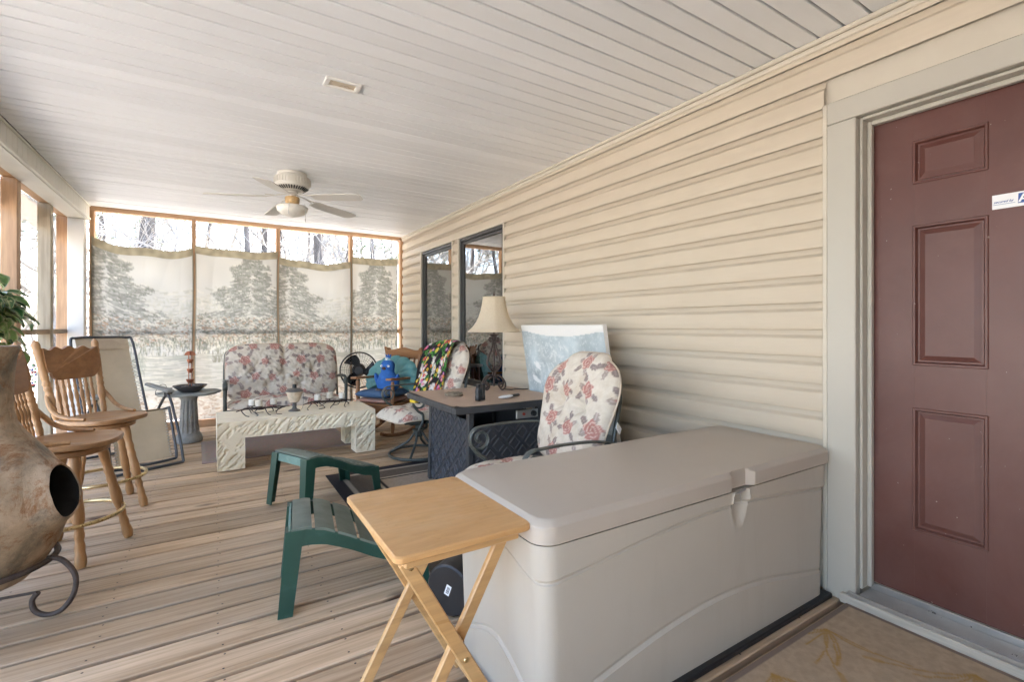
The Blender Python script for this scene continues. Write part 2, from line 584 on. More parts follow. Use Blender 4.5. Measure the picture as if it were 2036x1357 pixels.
# ------------------------------------------------------------------ house wall
HX = 2.42
house = thing("house_wall", "cream vinyl clapboard house wall with a maroon door and two tall windows", "house wall", (HX, 0, 0))
mb = MB()
def hb(y0, y1, z0, z1, x0=.004, x1=.14):
    mb.box(x0, x1, y0, y1, z0, z1, 0)
hb(-2.2, -.05, -.5, 2.6); hb(-.05, 1.0, 2.17, 2.6); hb(1.0, 3.985, -.5, 2.6)
hb(3.985, 4.965, -.5, .57); hb(3.985, 4.965, 2.229, 2.6); hb(4.965, 5.155, -.5, 2.6)
hb(5.155, 6.125, -.5, .57); hb(5.155, 6.125, 2.229, 2.6); hb(6.125, 7.02, -.5, 2.6)
hb(-.05, 1.0, -.5, -.002)
mb.build("sheathing", m_trim, house, 0)
ROW = .1275
Z0 = 1.208 - 9 * ROW
PROF = [(-.0235, .034), (-.0275, .001), (-.0290, 0), (-.0302, .003), (-.029, .040), (-.0275, .080)]
for _t in np.linspace(.1, 1, 9):
    PROF.append((-.0275 + .0175 * (3 * _t ** 2 - 2 * _t ** 3), .080 + .024 * _t))
PROF += [(-.0080, .112), (-.0065, .120), (-.005, ROW + .006)]
_sid = {}
def siding(y0, y1, z, top=None, dx=0):
    key = (round(y1 - y0, 3), top)
    if key not in _sid:
        L = y1 - y0
        pr = PROF if top is None else [p for p in PROF if p[1] <= top] + [(-.012, top)]
        m2 = MB()
        k = len(pr)
        ny = 2
        vs = [(p[0], yy, p[1]) for yy in (0, L) for p in pr]
        fs = [(i, i + 1, k + i + 1, k + i) for i in range(k - 1)]
        
        m2.add(vs, fs)
        _sid[key] = m2.mesh("siding_board", m_siding, 40)
    link("siding_board", _sid[key], house, (dx, y0, z))
for k in range(20):
    z = Z0 + k * ROW
    zc = z + ROW / 2
    top = None
    if k == 19:
        top = .075
    if k >= 17:                               # above the openings
        segs = [(-2.2, 2.4), (2.4, 6.9)] if k % 2 else [(-2.2, 1.3), (1.3, 5.0), (5.0, 6.9)]
        if k == 17:
            segs = [(1.11, 2.4), (2.4, 6.9), (-2.2, -.16)]
    elif .57 < zc < 2.229:
        j = [1.55, 2.15, 1.55, 2.7][k % 4]
        segs = [(1.11, j), (j, 3.965), (4.985, 5.135), (6.145, 6.9), (-2.2, -.16)]
    else:
        j = [1.9, 2.6][k % 2]
        segs = [(1.11, j), (j, 5.0), (5.0, 6.9), (-2.2, -.16)]
    for n_, (a, b) in enumerate(segs):
        siding(a, b, z, top, -.0008 * (n_ % 2))
# crown at the ceiling, corner post
mb = MB()
mb.box(-.038, .002, -2.2, 6.9, 2.505, 2.532, .004); mb.box(-.050, .002, -2.2, 6.9, 2.533, 2.556, .006)
mb.build("crown_trim", m_trim, house)
# channel strips round the openings
mb = MB()
for (a, b) in ((3.985, 4.965), (5.155, 6.125)):
    mb.box(-.037, .003, a - .022, a - .002, .56, 2.24, .003); mb.box(-.037, .003, b + .002, b + .022, .56, 2.24, .003)
    mb.box(-.036, .003, a - .001, b + .001, 2.222, 2.24, .003); mb.box(-.040, .003, a - .001, b + .001, .553, .572, .003)
mb.box(-.037, .003, 1.092, 1.112, -.002, 2.237, .003)
mb.build("channel_trim", m_trim, house)
# windows
m_pane = NT("window_glass")
_g = m_pane.n("BsdfGlossy", inp={"Roughness": .01}); _t = m_pane.n("BsdfTransparent"); _t.inputs[0].default_value = (.72, .80, .78, 1)
_f = m_pane.n("Fresnel", inp={0: 2.1}); _mx = m_pane.n("MixShader")
_mm = m_pane.n('Math', operation='MAXIMUM', inp={1: .42}); m_pane.l(_f.outputs[0], _mm.inputs[0]); m_pane.l(_mm.outputs[0], _mx.inputs[0]); m_pane.l(_t.outputs[0], _mx.inputs[1]); m_pane.l(_g.outputs[0], _mx.inputs[2]); m_pane.l(_mx.outputs[0], m_pane.out.inputs[0])
m_pane = m_pane.m
m_curtain = plain("sheer_curtain", (.70, .73, .70), .9, .12, 5)
m_room = plain("dark_room", (.10, .11, .11), .9)
for (a, b) in ((3.985, 4.965), (5.155, 6.125)):
    mb = MB()
    w = .035
    mb.box(-.020, .06, a, a + w, .572, 2.222, .003); mb.box(-.020, .06, b - w, b, .572, 2.222, .003)
    mb.box(-.019, .06, a + w, b - w, 2.187, 2.222, .003); mb.box(-.019, .06, a + w, b - w, .572, .607, .003)
    mb.box(-.004, .03, a + w + .002, a + w + .03, .609, 2.185, .003); mb.box(-.004, .03, b - w - .03, b - w - .002, .609, 2.185, .003)
    mb.box(-.003, .03, a + w + .03, b - w - .03, 2.156, 2.185, .003); mb.box(-.003, .03, a + w + .03, b - w - .03, .609, .64, .003)
    win = mb.build("window", m_bronze, house)
    mb = MB(); mb.box(.010, .014, a + w + .028, b - w - .028, .638, 2.158, 0)
    mb.build("pane", m_pane, win, 0)
    mb = MB()
    mb.grid(60, 2, lambda u, v: (.034 + .010 * math.sin(u * 42) + .005 * math.sin(u * 97), a + .02 + u * (b - a - .04), .6 + v * 1.6))
    mb.build("curtain", m_curtain, win, 60)
    mb = MB(); mb.box(.5, .52, a - .3, b + .3, .3, 2.5, 0)
    mb.box(.15, .5, a - .32, a - .3, .3, 2.5, 0); mb.box(.15, .5, b + .3, b + .32, .3, 2.5, 0); mb.box(.15, .5, a - .3, b + .3, 2.5, 2.52, 0); mb.box(.15, .5, a - .3, b + .3, .28, .3, 0)
    mb.build("room_wall", m_room, win, 0)
# door frame
mb = MB()
mb.box(-.044, .004, .975, 1.090, .0, 2.137, .004)
mb.box(-.044, .004, -.15, 1.090, 2.139, 2.237, .004)
mb.box(-.044, .004, -.15, -.035, .0, 2.137, .004)
mb.box(-.012, .13, .962, .974, .07, 2.136, .003); mb.box(-.012, .13, -.034, -.022, .07, 2.136, .003)
mb.box(-.012, .13, -.022, .962, 2.124, 2.137, .003)
mb.box(.030, .058, .944, .9615, .075, 2.123, .003); mb.box(.030, .058, -.0215, .944, 2.104, 2.1235, .003); mb.box(.030, .058, -.0215, -.004, .075, 2.103, .003)
mb.build("door_frame", m_casing, house)
mb = MB()
mb.box(-.066, .125, -.10, 1.03, .0, .042, .004)
ts = mb.build("threshold", wood("threshold_wood", (.38, .35, .30), (.55, .52, .46), 1, 8, .6), house)
mb = MB()
mb.box(-.050, .060, -.022, .962, .0425, .055, .002)
for i in range(9):
    mb.box(-.038 + i * .0105, -.033 + i * .0105, -.02, .96, .0552, .059, .001)
mb.box(.061, .075, -.022, .962, .0425, .085, .003)
mb.box(-.062, -.052, -.05, 1.0, .0425, .060, .002)
mb.build("sill_plate", m_alu, ts)
# door
DX = .065
mb = MB()
mb.box(DX + .0125, DX + .05, -.018, .958, .09, 2.12, 0)
cols_ = [(-.018, .115), (.395 - .075, .395 + .075 + .01), (.812, .958)]
PY = [(.1245 + .0, .337), (.5835, .8045)]
PY = [(.150, .372), (.5835, .8045)]
PZ = [(.375, .876), (1.064, 1.637), (1.82, 1.99)]
ys = [-.018, PY[0][0], PY[0][1], PY[1][0], PY[1][1], .958]
zs = [.09, PZ[0][0], PZ[0][1], PZ[1][0], PZ[1][1], PZ[2][0], PZ[2][1], 2.12]
for i in (0, 2, 4):
    mb.box(DX, DX + .0123, ys[i], ys[i + 1], zs[0], zs[-1], 0)
for j in (0, 2, 4, 6):
    for i in (1, 3):
        mb.box(DX, DX + .0123, ys[i] + .0002, ys[i + 1] - .0002, zs[j], zs[j + 1], 0)
door = mb.build("door", m_door, house, 0)
for (a, b) in PY:
    for (c, d) in PZ:
        mb = MB()
        def ring(i0, x0, i1, x1):
            P = lambda i, x: [(x, a + i, c + i), (x, b - i, c + i), (x, b - i, d - i), (x, a + i, d - i)]
            vs = P(i0, x0) + P(i1, x1)
            mb.add(vs, [(k, (k + 1) % 4, 4 + (k + 1) % 4, 4 + k) for k in range(4)])
        x = DX
        ring(-.006, x - .0002, -.003, x - .004); ring(-.003, x - .004, .004, x - .004); ring(.004, x - .004, .010, x + .009)
        ring(.010, x + .009, .016, x + .009); ring(.016, x + .009, .036, x + .001)
        mb.add([(x + .001, a + .036, c + .036), (x + .001, b - .036, c + .036), (x + .001, b - .036, d - .036), (x + .001, a + .036, d - .036)], [(0, 1, 2, 3)])
        mb.f = [tuple(reversed(f)) for f in mb.f]
        mb.build("panel", m_door, door, 0)
mb = MB()
mb.lathe([(.0, 0), (.03, 0), (.03, .012), (.012, .016), (.012, .04), (.03, .05), (.032, .065), (.02, .08), (0.001, .083)], 20, TR((DX, .03, 1.0), ry=-PI / 2))
mb.build("knob", m_brass, door)
mb = MB(); mb.box(DX - .0012, DX - .0004, .34, .5685, 1.659, 1.712, 0)
st = mb.build("sticker", m_sign, door, 0)
def text(name, s, size, mat, parent, loc, rot, shear=0, bold=0):
    cu = bpy.data.curves.new(name, 'FONT')
    cu.body = s; cu.size = size; cu.shear = shear; cu.extrude = .0002; cu.offset = bold
    cu.materials.append(mat)
    o = bpy.data.objects.new(name, cu); COL.objects.link(o)
    o.parent = parent; o.location = loc; o.rotation_euler = rot
    return o
# lettering is read from the room: text +x runs towards -y, normal towards -x
TROT = (R(90), 0, R(-90))
text("lettering", "secured by", .0118, m_blue, door, (DX - .0016, .5645, 1.681), TROT, .35, .0002)
mb = MB()
mb.add([(DX - .0018, y, z) for (y, z) in ((.5005, 1.670), (.42, 1.670), (.42, 1.706), (.499, 1.706))], [(3, 2, 1, 0)])
mb.add([(DX - .0016, y, z) for (y, z) in ((.565, 1.6745), (.507, 1.6745), (.507, 1.6758), (.565, 1.6758))], [(3, 2, 1, 0)])
mb.build("emblem", m_blue, door, 0)
text("lettering", "A", .040, m_sign, door, (DX - .0024, .4985, 1.6745), TROT, 0, .001)

# ------------------------------------------------------------------ side screen wall (left)
side = thing("side_screen_wall", "open side of the porch: timber posts, rail and hazy screens", "screen wall", (-1.35, 4, 0))
def L(mb): # world -> local
    mb.v = [(x + 1.35, y - 4, z) for x, y, z in mb.v]
    return mb
mb = MB(); mb.box(-1.392, -1.306, -1.3, 6.84, 2.395, 2.53, .004)
hd = L(mb).build("header", m_framewood, side)
hd.data.materials[0] = wood("header_wood", (.50, .29, .15), (.66, .44, .26), 1, 7, .6, True, None, .2, 1.5, .1)
for i, (y, mt) in enumerate(((5.26, m_postwood), (6.18, m_postgrey), (6.82, m_postwood), (4.3, m_postgrey), (3.3, m_postwood), (2.2, m_postgrey), (1.0, m_postwood), (-1.2, m_postgrey))):
    mb = MB()
    mb.box(-.048, .048, 0, .088, 0, 2.394, .004)
    mb.build("post", mt, side, loc=(.0, y - 4, 0.001))
mb = MB(); mb.box(-1.388, -1.31, -1.2, 6.90, 1.150, 1.195, .003)
L(mb).build("rail", wood("rail_wood", (.34, .24, .15), (.50, .36, .24), 1, 7, .6), side)
mb = MB(); mb.box(-1.392, -1.306, -1.2, 6.82, .002, .045, .003)
L(mb).build("sill", m_framewood, side)
for (a, b) in ((6.27, 6.82), (5.35, 6.18), (4.39, 5.26), (3.39, 4.3), (2.29, 3.3), (1.09, 2.2), (-1.1, 1.0)):
    mb = MB(); mb.add([(-1.395, a, .05), (-1.395, b, .05), (-1.395, b, 2.39), (-1.395, a, 2.39)], [(0, 1, 2, 3)])
    L(mb).build("screen", m_plastic if b > 4.35 else m_screen, side, 0)
m_val = NT("tan_shade_cloth"); m_val.base((.55, .47, .38)); m_val.rough(.9)
_tr = m_val.n("BsdfTranslucent", inp={0: (.62, .52, .42, 1)}); _mx = m_val.n("MixShader"); _mx.inputs[0].default_value = .6
m_val.l(m_val.b.outputs[0], _mx.inputs[1]); m_val.l(_tr.outputs[0], _mx.inputs[2]); m_val.l(_mx.outputs[0], m_val.out.inputs[0]); m_val = m_val.m
mb = MB()
def vfn(u, v):
    z = 2.392 - v * (.20 + .035 * abs(math.sin(u * PI * 4.5)))
    return (-1.43 + .008 * math.sin(u * 60), 4.4 + u * 2.4, z)
mb.grid(80, 6, vfn)
L(mb).build("valance", m_val, side, 60)

beam = thing("porch_beam", "pale clad beam under the ceiling with vertical grooved panels along the open side", "beam", (-1.2, 3, 2.39))
def L2(mb):
    mb.v = [(x + 1.2, y - 3, z - 2.39) for x, y, z in mb.v]
    return mb
mb = MB(); mb.box(-1.305, -1.150, -1.4, 6.90, 2.392, 2.55, 0)
L2(mb).build("core", m_beamw, beam, 0)
for i in range(78):
    mb = MB()
    y = 6.895 - i * .104
    mb.box(-1.1495, -1.140, y - .1, y, 2.412, 2.536, .004)
    if i == 0:
        bme = L2(mb).mesh("beam_panel", m_beamw, 30)
    link("beam_panel", bme, beam, (0, -i * .104, 0))
mb = MB()
mb.box(-1.1495, -1.128, -1.4, 6.9, 2.388, 2.411, .004); mb.box(-1.1495, -1.130, -1.4, 6.9, 2.537, 2.554, .004)
mb.box(-1.306, -1.1505, -1.4, 6.9, 2.382, 2.3915, .003)
L2(mb).build("trim", m_beamw, beam)
mb = MB()
mb.box(-1.302, -1.165, 6.78, 6.90, 0.002, 2.381, .006)
one("corner_post", mb, m_white, "smooth white clad corner post between the side screens and the scenic tapestries", "post")

# ------------------------------------------------------------------ unseen wall added behind the camera to block light from the rear
mb = MB(); mb.box(-1.29, 2.41, -1.56, -1.44, .002, 2.55, .004)
one("light_block_wall", mb, m_siding, "plain cream wall added unseen at the near end of the porch to block light", "wall")
# ------------------------------------------------------------------ end screen wall
end = thing("end_screen_wall", "far end of the porch: thin brown timber frame with screens above the tapestries", "screen wall", (.6, 6.94, 0))
def L3(mb):
    mb.v = [(x - .6, y - 6.94, z) for x, y, z in mb.v]
    return mb
EX = [-1.124, -.190, .727, 1.655, 2.385]
for x in EX:
    mb = MB(); mb.box(-.022, .022, -.034, .06, .002, 2.50, .003)
    mb.build("post", m_postwood, end, loc=(x - .6, 0, 0))
mb = MB(); mb.box(-1.15, 2.41, 6.915, 7.0, 2.502, 2.552, .003)
L3(mb).build("top_plate", m_framewood, end)
for a, b in zip(EX[:-1], EX[1:]):
    mb = MB(); mb.box(a + .023, b - .023, 6.9065, 6.99, 1.120, 1.180, .003)
    L3(mb).build("rail", m_framewood, end)
    mb = MB(); mb.box(a + .023, b - .023, 6.922, 6.995, .002, .09, .003)
    L3(mb).build("sill", m_framewood, end)
    mb = MB(); mb.add([(a + .02, 6.985, .09), (b - .02, 6.985, .09), (b - .02, 6.985, 2.50), (a + .02, 6.985, 2.50)], [(0, 1, 2, 3)])
    L3(mb).build("screen", screen_mat("end_screen", (.42, .43, .44), .06) if a < -1 else bpy.data.materials["end_screen"], end, 0)

# ------------------------------------------------------------------ printed cloths: pictures made stroke by stroke
def canvas(w, h, c):
    a = np.zeros((h, w, 3), np.float32); a[:] = c
    return a
def stroke(a, x, y, dx, dy, wd, c, al=1.0):
    h, w, _ = a.shape
    x1, y1 = x + dx, y + dy
    i0 = max(0, int(min(x, x1) - wd - 1)); i1 = min(w, int(max(x, x1) + wd + 2))
    j0 = max(0, int(min(y, y1) - wd - 1)); j1 = min(h, int(max(y, y1) + wd + 2))
    if i0 >= i1 or j0 >= j1:
        return
    yy, xx = np.mgrid[j0:j1, i0:i1]
    L2_ = dx * dx + dy * dy + 1e-6
    t = np.clip(((xx - x) * dx + (yy - y) * dy) / L2_, 0, 1)
    d = np.hypot(xx - x - t * dx, yy - y - t * dy)
    k = (np.clip(wd + .5 - d, 0, 1) * al)[..., None]
    a[j0:j1, i0:i1] = a[j0:j1, i0:i1] * (1 - k) + np.array(c, np.float32) * k
def smoothnoise(w, h, s, seed):
    r_ = np.random.default_rng(seed)
    g = r_.random((int(h / s) + 3, int(w / s) + 3))
    yy, xx = np.mgrid[0:h, 0:w] / s
    i = xx.astype(int); j = yy.astype(int); fx = xx - i; fy = yy - j
    fx = fx * fx * (3 - 2 * fx); fy = fy * fy * (3 - 2 * fy)
    return (g[j, i] * (1 - fx) + g[j, i + 1] * fx) * (1 - fy) + (g[j + 1, i] * (1 - fx) + g[j + 1, i + 1] * fx) * fy
TW, TH = 150, 330
SKY = (.66, .66, .63)
def tree_print(a, cx, top, bot, spread, n, seed):
    """a snow-laden spruce, drawn bough by bough from the ground up"""
    r_ = random.Random(seed)
    nb = n // 3
    for k in range(nb):
        t = 1 - k / nb
        y = top + (bot - top) * t + r_.uniform(-3, 3)
        half = spread * (.05 + t ** .85) * (1 + .25 * math.sin(t * 23 + seed) + .12 * math.sin(t * 51))
        s_ = r_.uniform(-1, 1)
        x = cx + half * s_ * .85
        sg = 1 if s_ > 0 else -1
        l = r_.uniform(5, 13) * (.55 + .6 * t)
        dy = l * r_.uniform(.15, .55)
        c = r_.choice([(.27, .275, .255), (.35, .36, .335), (.43, .44, .41), (.31, .31, .285)])
        stroke(a, x, y + 2.4, sg * l, dy, r_.uniform(1.2, 2.8), c, r_.uniform(.45, .8))
        c = r_.choice([(.72, .70, .65), (.66, .65, .60), (.76, .74, .69), (.58, .57, .51)])
        stroke(a, x, y, sg * l * .8, dy * .7, r_.uniform(.8, 1.9), c, r_.uniform(.6, .95))
        if r_.random() < .5:
            for q in range(3):
                stroke(a, x + sg * l * r_.random(), y + dy * r_.random(), r_.uniform(-2, 2), r_.uniform(2, 5), .6, (.22, .24, .20), .6)
def tapestry_picture(kind, seed):
    r_ = random.Random(seed)
    a = canvas(TW, TH, SKY)
    a *= (.93 + .10 * smoothnoise(TW, TH, 40, seed))[..., None]
    H1 = .50 * TH
    # far misty wood
    for k in range(420):
        x = r_.uniform(0, TW); y = TH * (.47 - .24 * r_.random() ** 1.5)
        stroke(a, x, y, r_.uniform(-12, 12), r_.uniform(-3, 3), r_.uniform(.8, 2), r_.choice([(.42, .43, .37), (.56, .55, .48), (.74, .72, .64)]), .4)
    for k in range(300):
        x = r_.uniform(0, TW); y = TH * r_.uniform(.30, .46)
        stroke(a, x, y, r_.uniform(-3, 3), r_.uniform(-7, -2), 1.2, r_.choice([(.50, .52, .45), (.60, .6, .52), (.66, .64, .55)]), .35)
    if kind == 0:
        tree_print(a, TW * .13, TH * .015, TH * .55, TW * .72, 3600, seed)
    else:
        tree_print(a, TW * .66, TH * .01, TH * .58, TW * .74, 4000, seed)
    # snowy bushes with reddish tips
    for k in range(900):
        x = r_.uniform(0, TW); y = TH * r_.uniform(.40, .56)
        c = r_.choice([(.77, .75, .67), (.72, .70, .62), (.22, .23, .19), (.50, .34, .24), (.40, .39, .33)])
        stroke(a, x, y, r_.uniform(-5, 5), r_.uniform(-3, 3), r_.uniform(.5, 1.4), c, .7)
    # reeds at the waterline
    for k in range(420):
        x = r_.uniform(0, TW); y = TH * r_.uniform(.54, .63)
        stroke(a, x, y, r_.uniform(-2, 2), r_.uniform(-10, -3), .7, r_.choice([(.20, .23, .19), (.36, .37, .30), (.72, .70, .6)]), .7)
    # the pond
    j0, j1 = int(TH * .62), int(TH * .84)
    t = np.linspace(0, 1, j1 - j0)[:, None, None]
    a[j0:j1] = a[j0:j1] * .3 + np.array((.56, .56, .52)) * .7
    for k in range(520):
        y = TH * (.62 + .22 * r_.random() ** 1.4)
        x = r_.uniform(-10, TW)
        if kind == 0:
            al = .7 if x < TW * .6 else .45
        else:
            al = .42 if x < TW * .7 else .6
        stroke(a, x, y, r_.uniform(8, 34), r_.uniform(-.6, .6), r_.uniform(.4, 1.2), r_.choice([(.36, .38, .34), (.50, .51, .45), (.75, .73, .65), (.44, .45, .40)]), al)
    if kind == 0:                              # dark reflection of the spruce
        for k in range(260):
            x = TW * r_.uniform(0, .5); y = TH * r_.uniform(.60, .72)
            stroke(a, x, y, r_.uniform(-3, 3), r_.uniform(2, 8), .8, r_.choice([(.30, .33, .29), (.4, .42, .37)]), .5)
    else:
        for k in range(26):
            x = TW * r_.uniform(.2, .42); stroke(a, x, TH * .665, r_.uniform(-6, 6), r_.uniform(-22, -6), .7, (.28, .27, .22), .7)
    # snowy near bank, brown twigs
    jb = int(TH * .82)
    b = smoothnoise(TW, TH, 14, seed + 5)[jb:]
    a[jb:] = a[jb:] * .2 + (np.array((.66, .63, .57)) * (.85 + .2 * b[..., None])) * .8
    for k in range(360):
        x = r_.uniform(0, TW); y = TH * r_.uniform(.84, 1.0)
        stroke(a, x, y, r_.uniform(-9, 9), r_.uniform(-3, 3), r_.uniform(.5, 1.5), r_.choice([(.50, .36, .25), (.42, .35, .28), (.78, .76, .7), (.44, .36, .28)]), .65)
    if kind == 1:                              # a grazing deer and birch trunks
        for (x, y, dx, dy, w) in ((.38, .82, .13, -.012, 5.5), (.37, .82, -.06, .035, 3.4), (.31, .855, -.02, .022, 2.2), (.40, .83, -.01, .07, 1.3), (.44, .83, .0, .07, 1.3), (.50, .82, .01, .075, 1.4), (.52, .81, .012, .07, 1.4)):
            stroke(a, TW * x, TH * y, TW * dx, TH * dy, w, (.58, .49, .37), .8)
        for bx in (.86, .93, .80):
            stroke(a, TW * bx, TH * .56, TW * .004, TH * .36, 3.0 if bx != .80 else 1.6, (.72, .68, .58), .8)
            for k in range(26):
                stroke(a, TW * bx + r_.uniform(-3, 2), TH * r_.uniform(.56, .92), r_.uniform(1, 3), 0, .6, (.22, .19, .16), .8)
    st_ = smoothnoise(TW, TH, 50, seed + 9)
    return np.clip(a * (.90 + .12 * st_)[..., None], 0, 1)
m_tap = printed("scenic_tapestry", .9, .24, .2, 400)
m_hem = m_val
TAPS = [  # x0, x1, z at left pin, z at right pin, sag, picture, part of the picture shown, bottom
    (-1.125, -.197, 2.215, 2.165, .085, 0, (0, 1), .12, "leftmost tapestry, beside the white corner post, its top edge sagging deepest"),
    (-.178, .722, 2.200, 2.195, .03, 1, (0, 1), .10, "second tapestry from the white corner post, big snowy spruce and grazing deer"),
    (.732, 1.650, 2.130, 2.135, .055, 0, (0, 1), .10, "third tapestry from the white corner post, behind the rose-print loveseat, hung lowest"),
    (1.660, 2.318, 2.205, 2.215, .012, 1, (.30, 1), .10, "narrowest tapestry, beside the house wall behind the black floor fan")]
pics = [tapestry_picture(0, 11), tapestry_picture(1, 23)]
for k, (x0, x1, za, zb, sag, pk, (p0, p1), zbot, lab) in enumerate(TAPS):
    pic = pics[pk]
    nu, nv = int(130 * (p1 - p0)), 250
    mb = MB(); colr = []
    w = x1 - x0
    def tf(u, v):
        ztop = za + (zb - za) * u - sag * 4 * u * (1 - u) * (1 + .25 * math.sin(u * 9 + k))
        z = ztop + (zbot - ztop) * v
        fold = .010 * math.sin(u * 17 + k * 2 + 1.5 * math.sin(v * 3)) + .006 * mnoise.noise((u * 9, v * 2, k)) + .014 * math.sin(v * 2.5 + k) * math.sin(u * PI)
        if v < .05:
            fold -= .010
        return (x0 + w * u + .012 * math.sin(v * 7 + k * 3) * (u - .5), 6.900 + min(.003, .55 * fold), z)
    mb.grid(nu, nv, tf)
    for j in range(nv):
        for i in range(nu):
            u, v = i / (nu - 1), j / (nv - 1)
            c = pic[min(TH - 1, int(v * (TH - 1))), min(TW - 1, int((p0 + (p1 - p0) * u) * (TW - 1)))]
            if v < .045:
                c = np.array((.40, .36, .26)) * (.9 + .3 * mnoise.noise((u * 14, k, v * 30)))
            elif u < .012 or u > .988:
                c = np.array((.30, .28, .22))
            colr.append(c)
    mb.c = [tuple(c) for c in colr]
    one("tapestry", mb, m_tap, lab, "tapestry", group="scenic tapestries across the far end", smooth=80)

# ------------------------------------------------------------------ wood outside
m_bark = NT("grey_bark"); _v = m_bark.coord((1, 1, .25), True)
_n = m_bark.noise(_v, 9, 6, .7, .5)
m_bark.base(m_bark.ramp(_n, [(.3, (.035, .032, .032)), (.7, (.115, .105, .10))])); m_bark.rough(.9); m_bark.bump(_n, .8, .03); m_bark = m_bark.m
m_twig = plain("pale_twig", (.24, .225, .21), .8, .45, 1.5)
m_needle = plain("pine_needles", (.07, .11, .04), .7, .3, 2)
def make_tree(seed, h, r0, kind):
    r_ = random.Random(seed)
    tr = MB(); cr = MB()
    pts = []
    x = y = 0
    for i in range(9):
        t = i / 8
        pts.append((x, y, h * t)); x += r_.uniform(-.12, .12); y += r_.uniform(-.12, .12)
    tr.tube(pts, [r0 * (1 - .82 * i / 8) * (1.25 if i == 0 else 1) for i in range(9)], 9)
    def branch(p, d, L, r, lev):
        n = 4
        q = Vector(p); path = [q.copy()]; dd = Vector(d)
        for i in range(n):
            dd = (dd + Vector((r_.uniform(-.28, .28), r_.uniform(-.28, .28), r_.uniform(-.12, .22)))).normalized()
            q = q + dd * (L / n); path.append(q.copy())
        cr.tube(path, [r, r * .35], 3 if lev > 0 else 5, mi=0)
        if lev < 3:
            for k in range([5, 4, 3][lev]):
                i = r_.randint(1, n)
                nd = (dd + Vector((r_.uniform(-1, 1), r_.uniform(-1, 1), r_.uniform(-.5, .8)))).normalized()
                branch(path[i], nd, L * r_.uniform(.4, .65), r * .5, lev + 1)
        if kind == 'pine' and lev >= 1:
            for k in range(7):
                c = path[r_.randint(1, n)]
                for j in range(6):
                    e = Vector((r_.uniform(-1, 1), r_.uniform(-1, 1), r_.uniform(-.3, 1))).normalized() * r_.uniform(.10, .2)
                    s_ = e.orthogonal().normalized() * .022
                    cr.add([c - s_, c + s_, c + e], [(0, 1, 2)], mi=1)
    nb = 22 if kind == 'bare' else 12
    for k in range(nb):
        t = r_.uniform(.06 if kind == 'bare' else .33, .97)
        i = min(7, int(t * 8)); f = t * 8 - i
        p = Vector(pts[i]).lerp(Vector(pts[i + 1]), f)
        a = r_.uniform(0, 2 * PI)
        up = r_.uniform(.1, .8) if kind == 'bare' else r_.uniform(-.1, .4)
        branch(p, Vector((math.cos(a), math.sin(a), up)).normalized(), h * r_.uniform(.16, .30) * (1.15 - .6 * t), r0 * (.42 if kind == 'bare' else .32) * (1 - .6 * t), 0)
    return tr.mesh("trunk", m_bark, 50), cr.mesh("crown", [m_twig, m_needle], 50)
TREES = {'bare': [make_tree(s, h, r_, 'bare') for s, h, r_ in ((1, 10, .10), (2, 12, .13), (3, 9, .08), (4, 11, .10))],
         'pine': [make_tree(s, h, r_, 'pine') for s, h, r_ in ((8, 13, .17), (9, 12, .15))]}
def plant_tree(x, y, kind, k, sc=1.0, label=None):
    tm, cm = TREES[kind][k % len(TREES[kind])]
    nm = "bare_tree" if kind == 'bare' else "pine_tree"
    lab = label or ("leafless pale-twigged tree in the bright woods past the screens" if kind == 'bare' else "dark-trunked pine with loose green needles in the woods past the screens")
    grp = "leafless trees in the woods" if kind == 'bare' else "pines in the woods"
    t = thing(nm, lab, "tree", (x, y, -.6), random.uniform(0, 6.28), grp)
    t.scale = (sc, sc, sc)
    link("trunk", tm, t); link("crown", cm, t)
spots = []
def free(x, y, d):
    return all(math.hypot(x - a, y - b) > d for a, b in spots)
# trunks that stand out against the sky above the tapestries
for x, y, kind, k, sc in ((-1.3, 13.0, 'pine', 0, 1.0), (2.55, 14.0, 'pine', 1, 1.0), (-3.4, 16.0, 'bare', 0, 1.0), (1.2, 15.5, 'bare', 1, .9), (4.2, 17, 'bare', 3, 1.0), (6.4, 16.5, 'pine', 0, .85), (-.2, 18.5, 'bare', 2, 1.2), (7.6, 19, 'pine', 1, 1.0), (-2.3, 12.2, 'bare', 2, .9), (.5, 12.4, 'bare', 3, .85), (3.6, 12.6, 'bare', 0, .85), (5.4, 13.2, 'bare', 1, .8), (2.0, 17.5, 'bare', 3, 1.0), (-4.6, 14, 'bare', 1, 1.0)):
    plant_tree(x, y, kind, k, sc, {-1.3: 'thick dark pine trunk showing above the leftmost tapestry', 2.55: 'dark leaning pine trunk showing above the third tapestry, behind the loveseat'}.get(x)); spots.append((x, y))
n_t = 0
for _ in range(900):
    if n_t >= 62:
        break
    an = random.uniform(R(-110), R(75)); d = random.uniform(11, 36)
    x = d * math.sin(an); y = 3 + d * math.cos(an)
    if x > 6 and y < 11: continue
    if x > -3.5 and y < 11.5: continue
    if not free(x, y, 2.2): continue
    spots.append((x, y)); n_t += 1
    plant_tree(x, y, 'pine' if random.random() < .20 else 'bare', random.randint(0, 9), random.uniform(.8, 1.2))
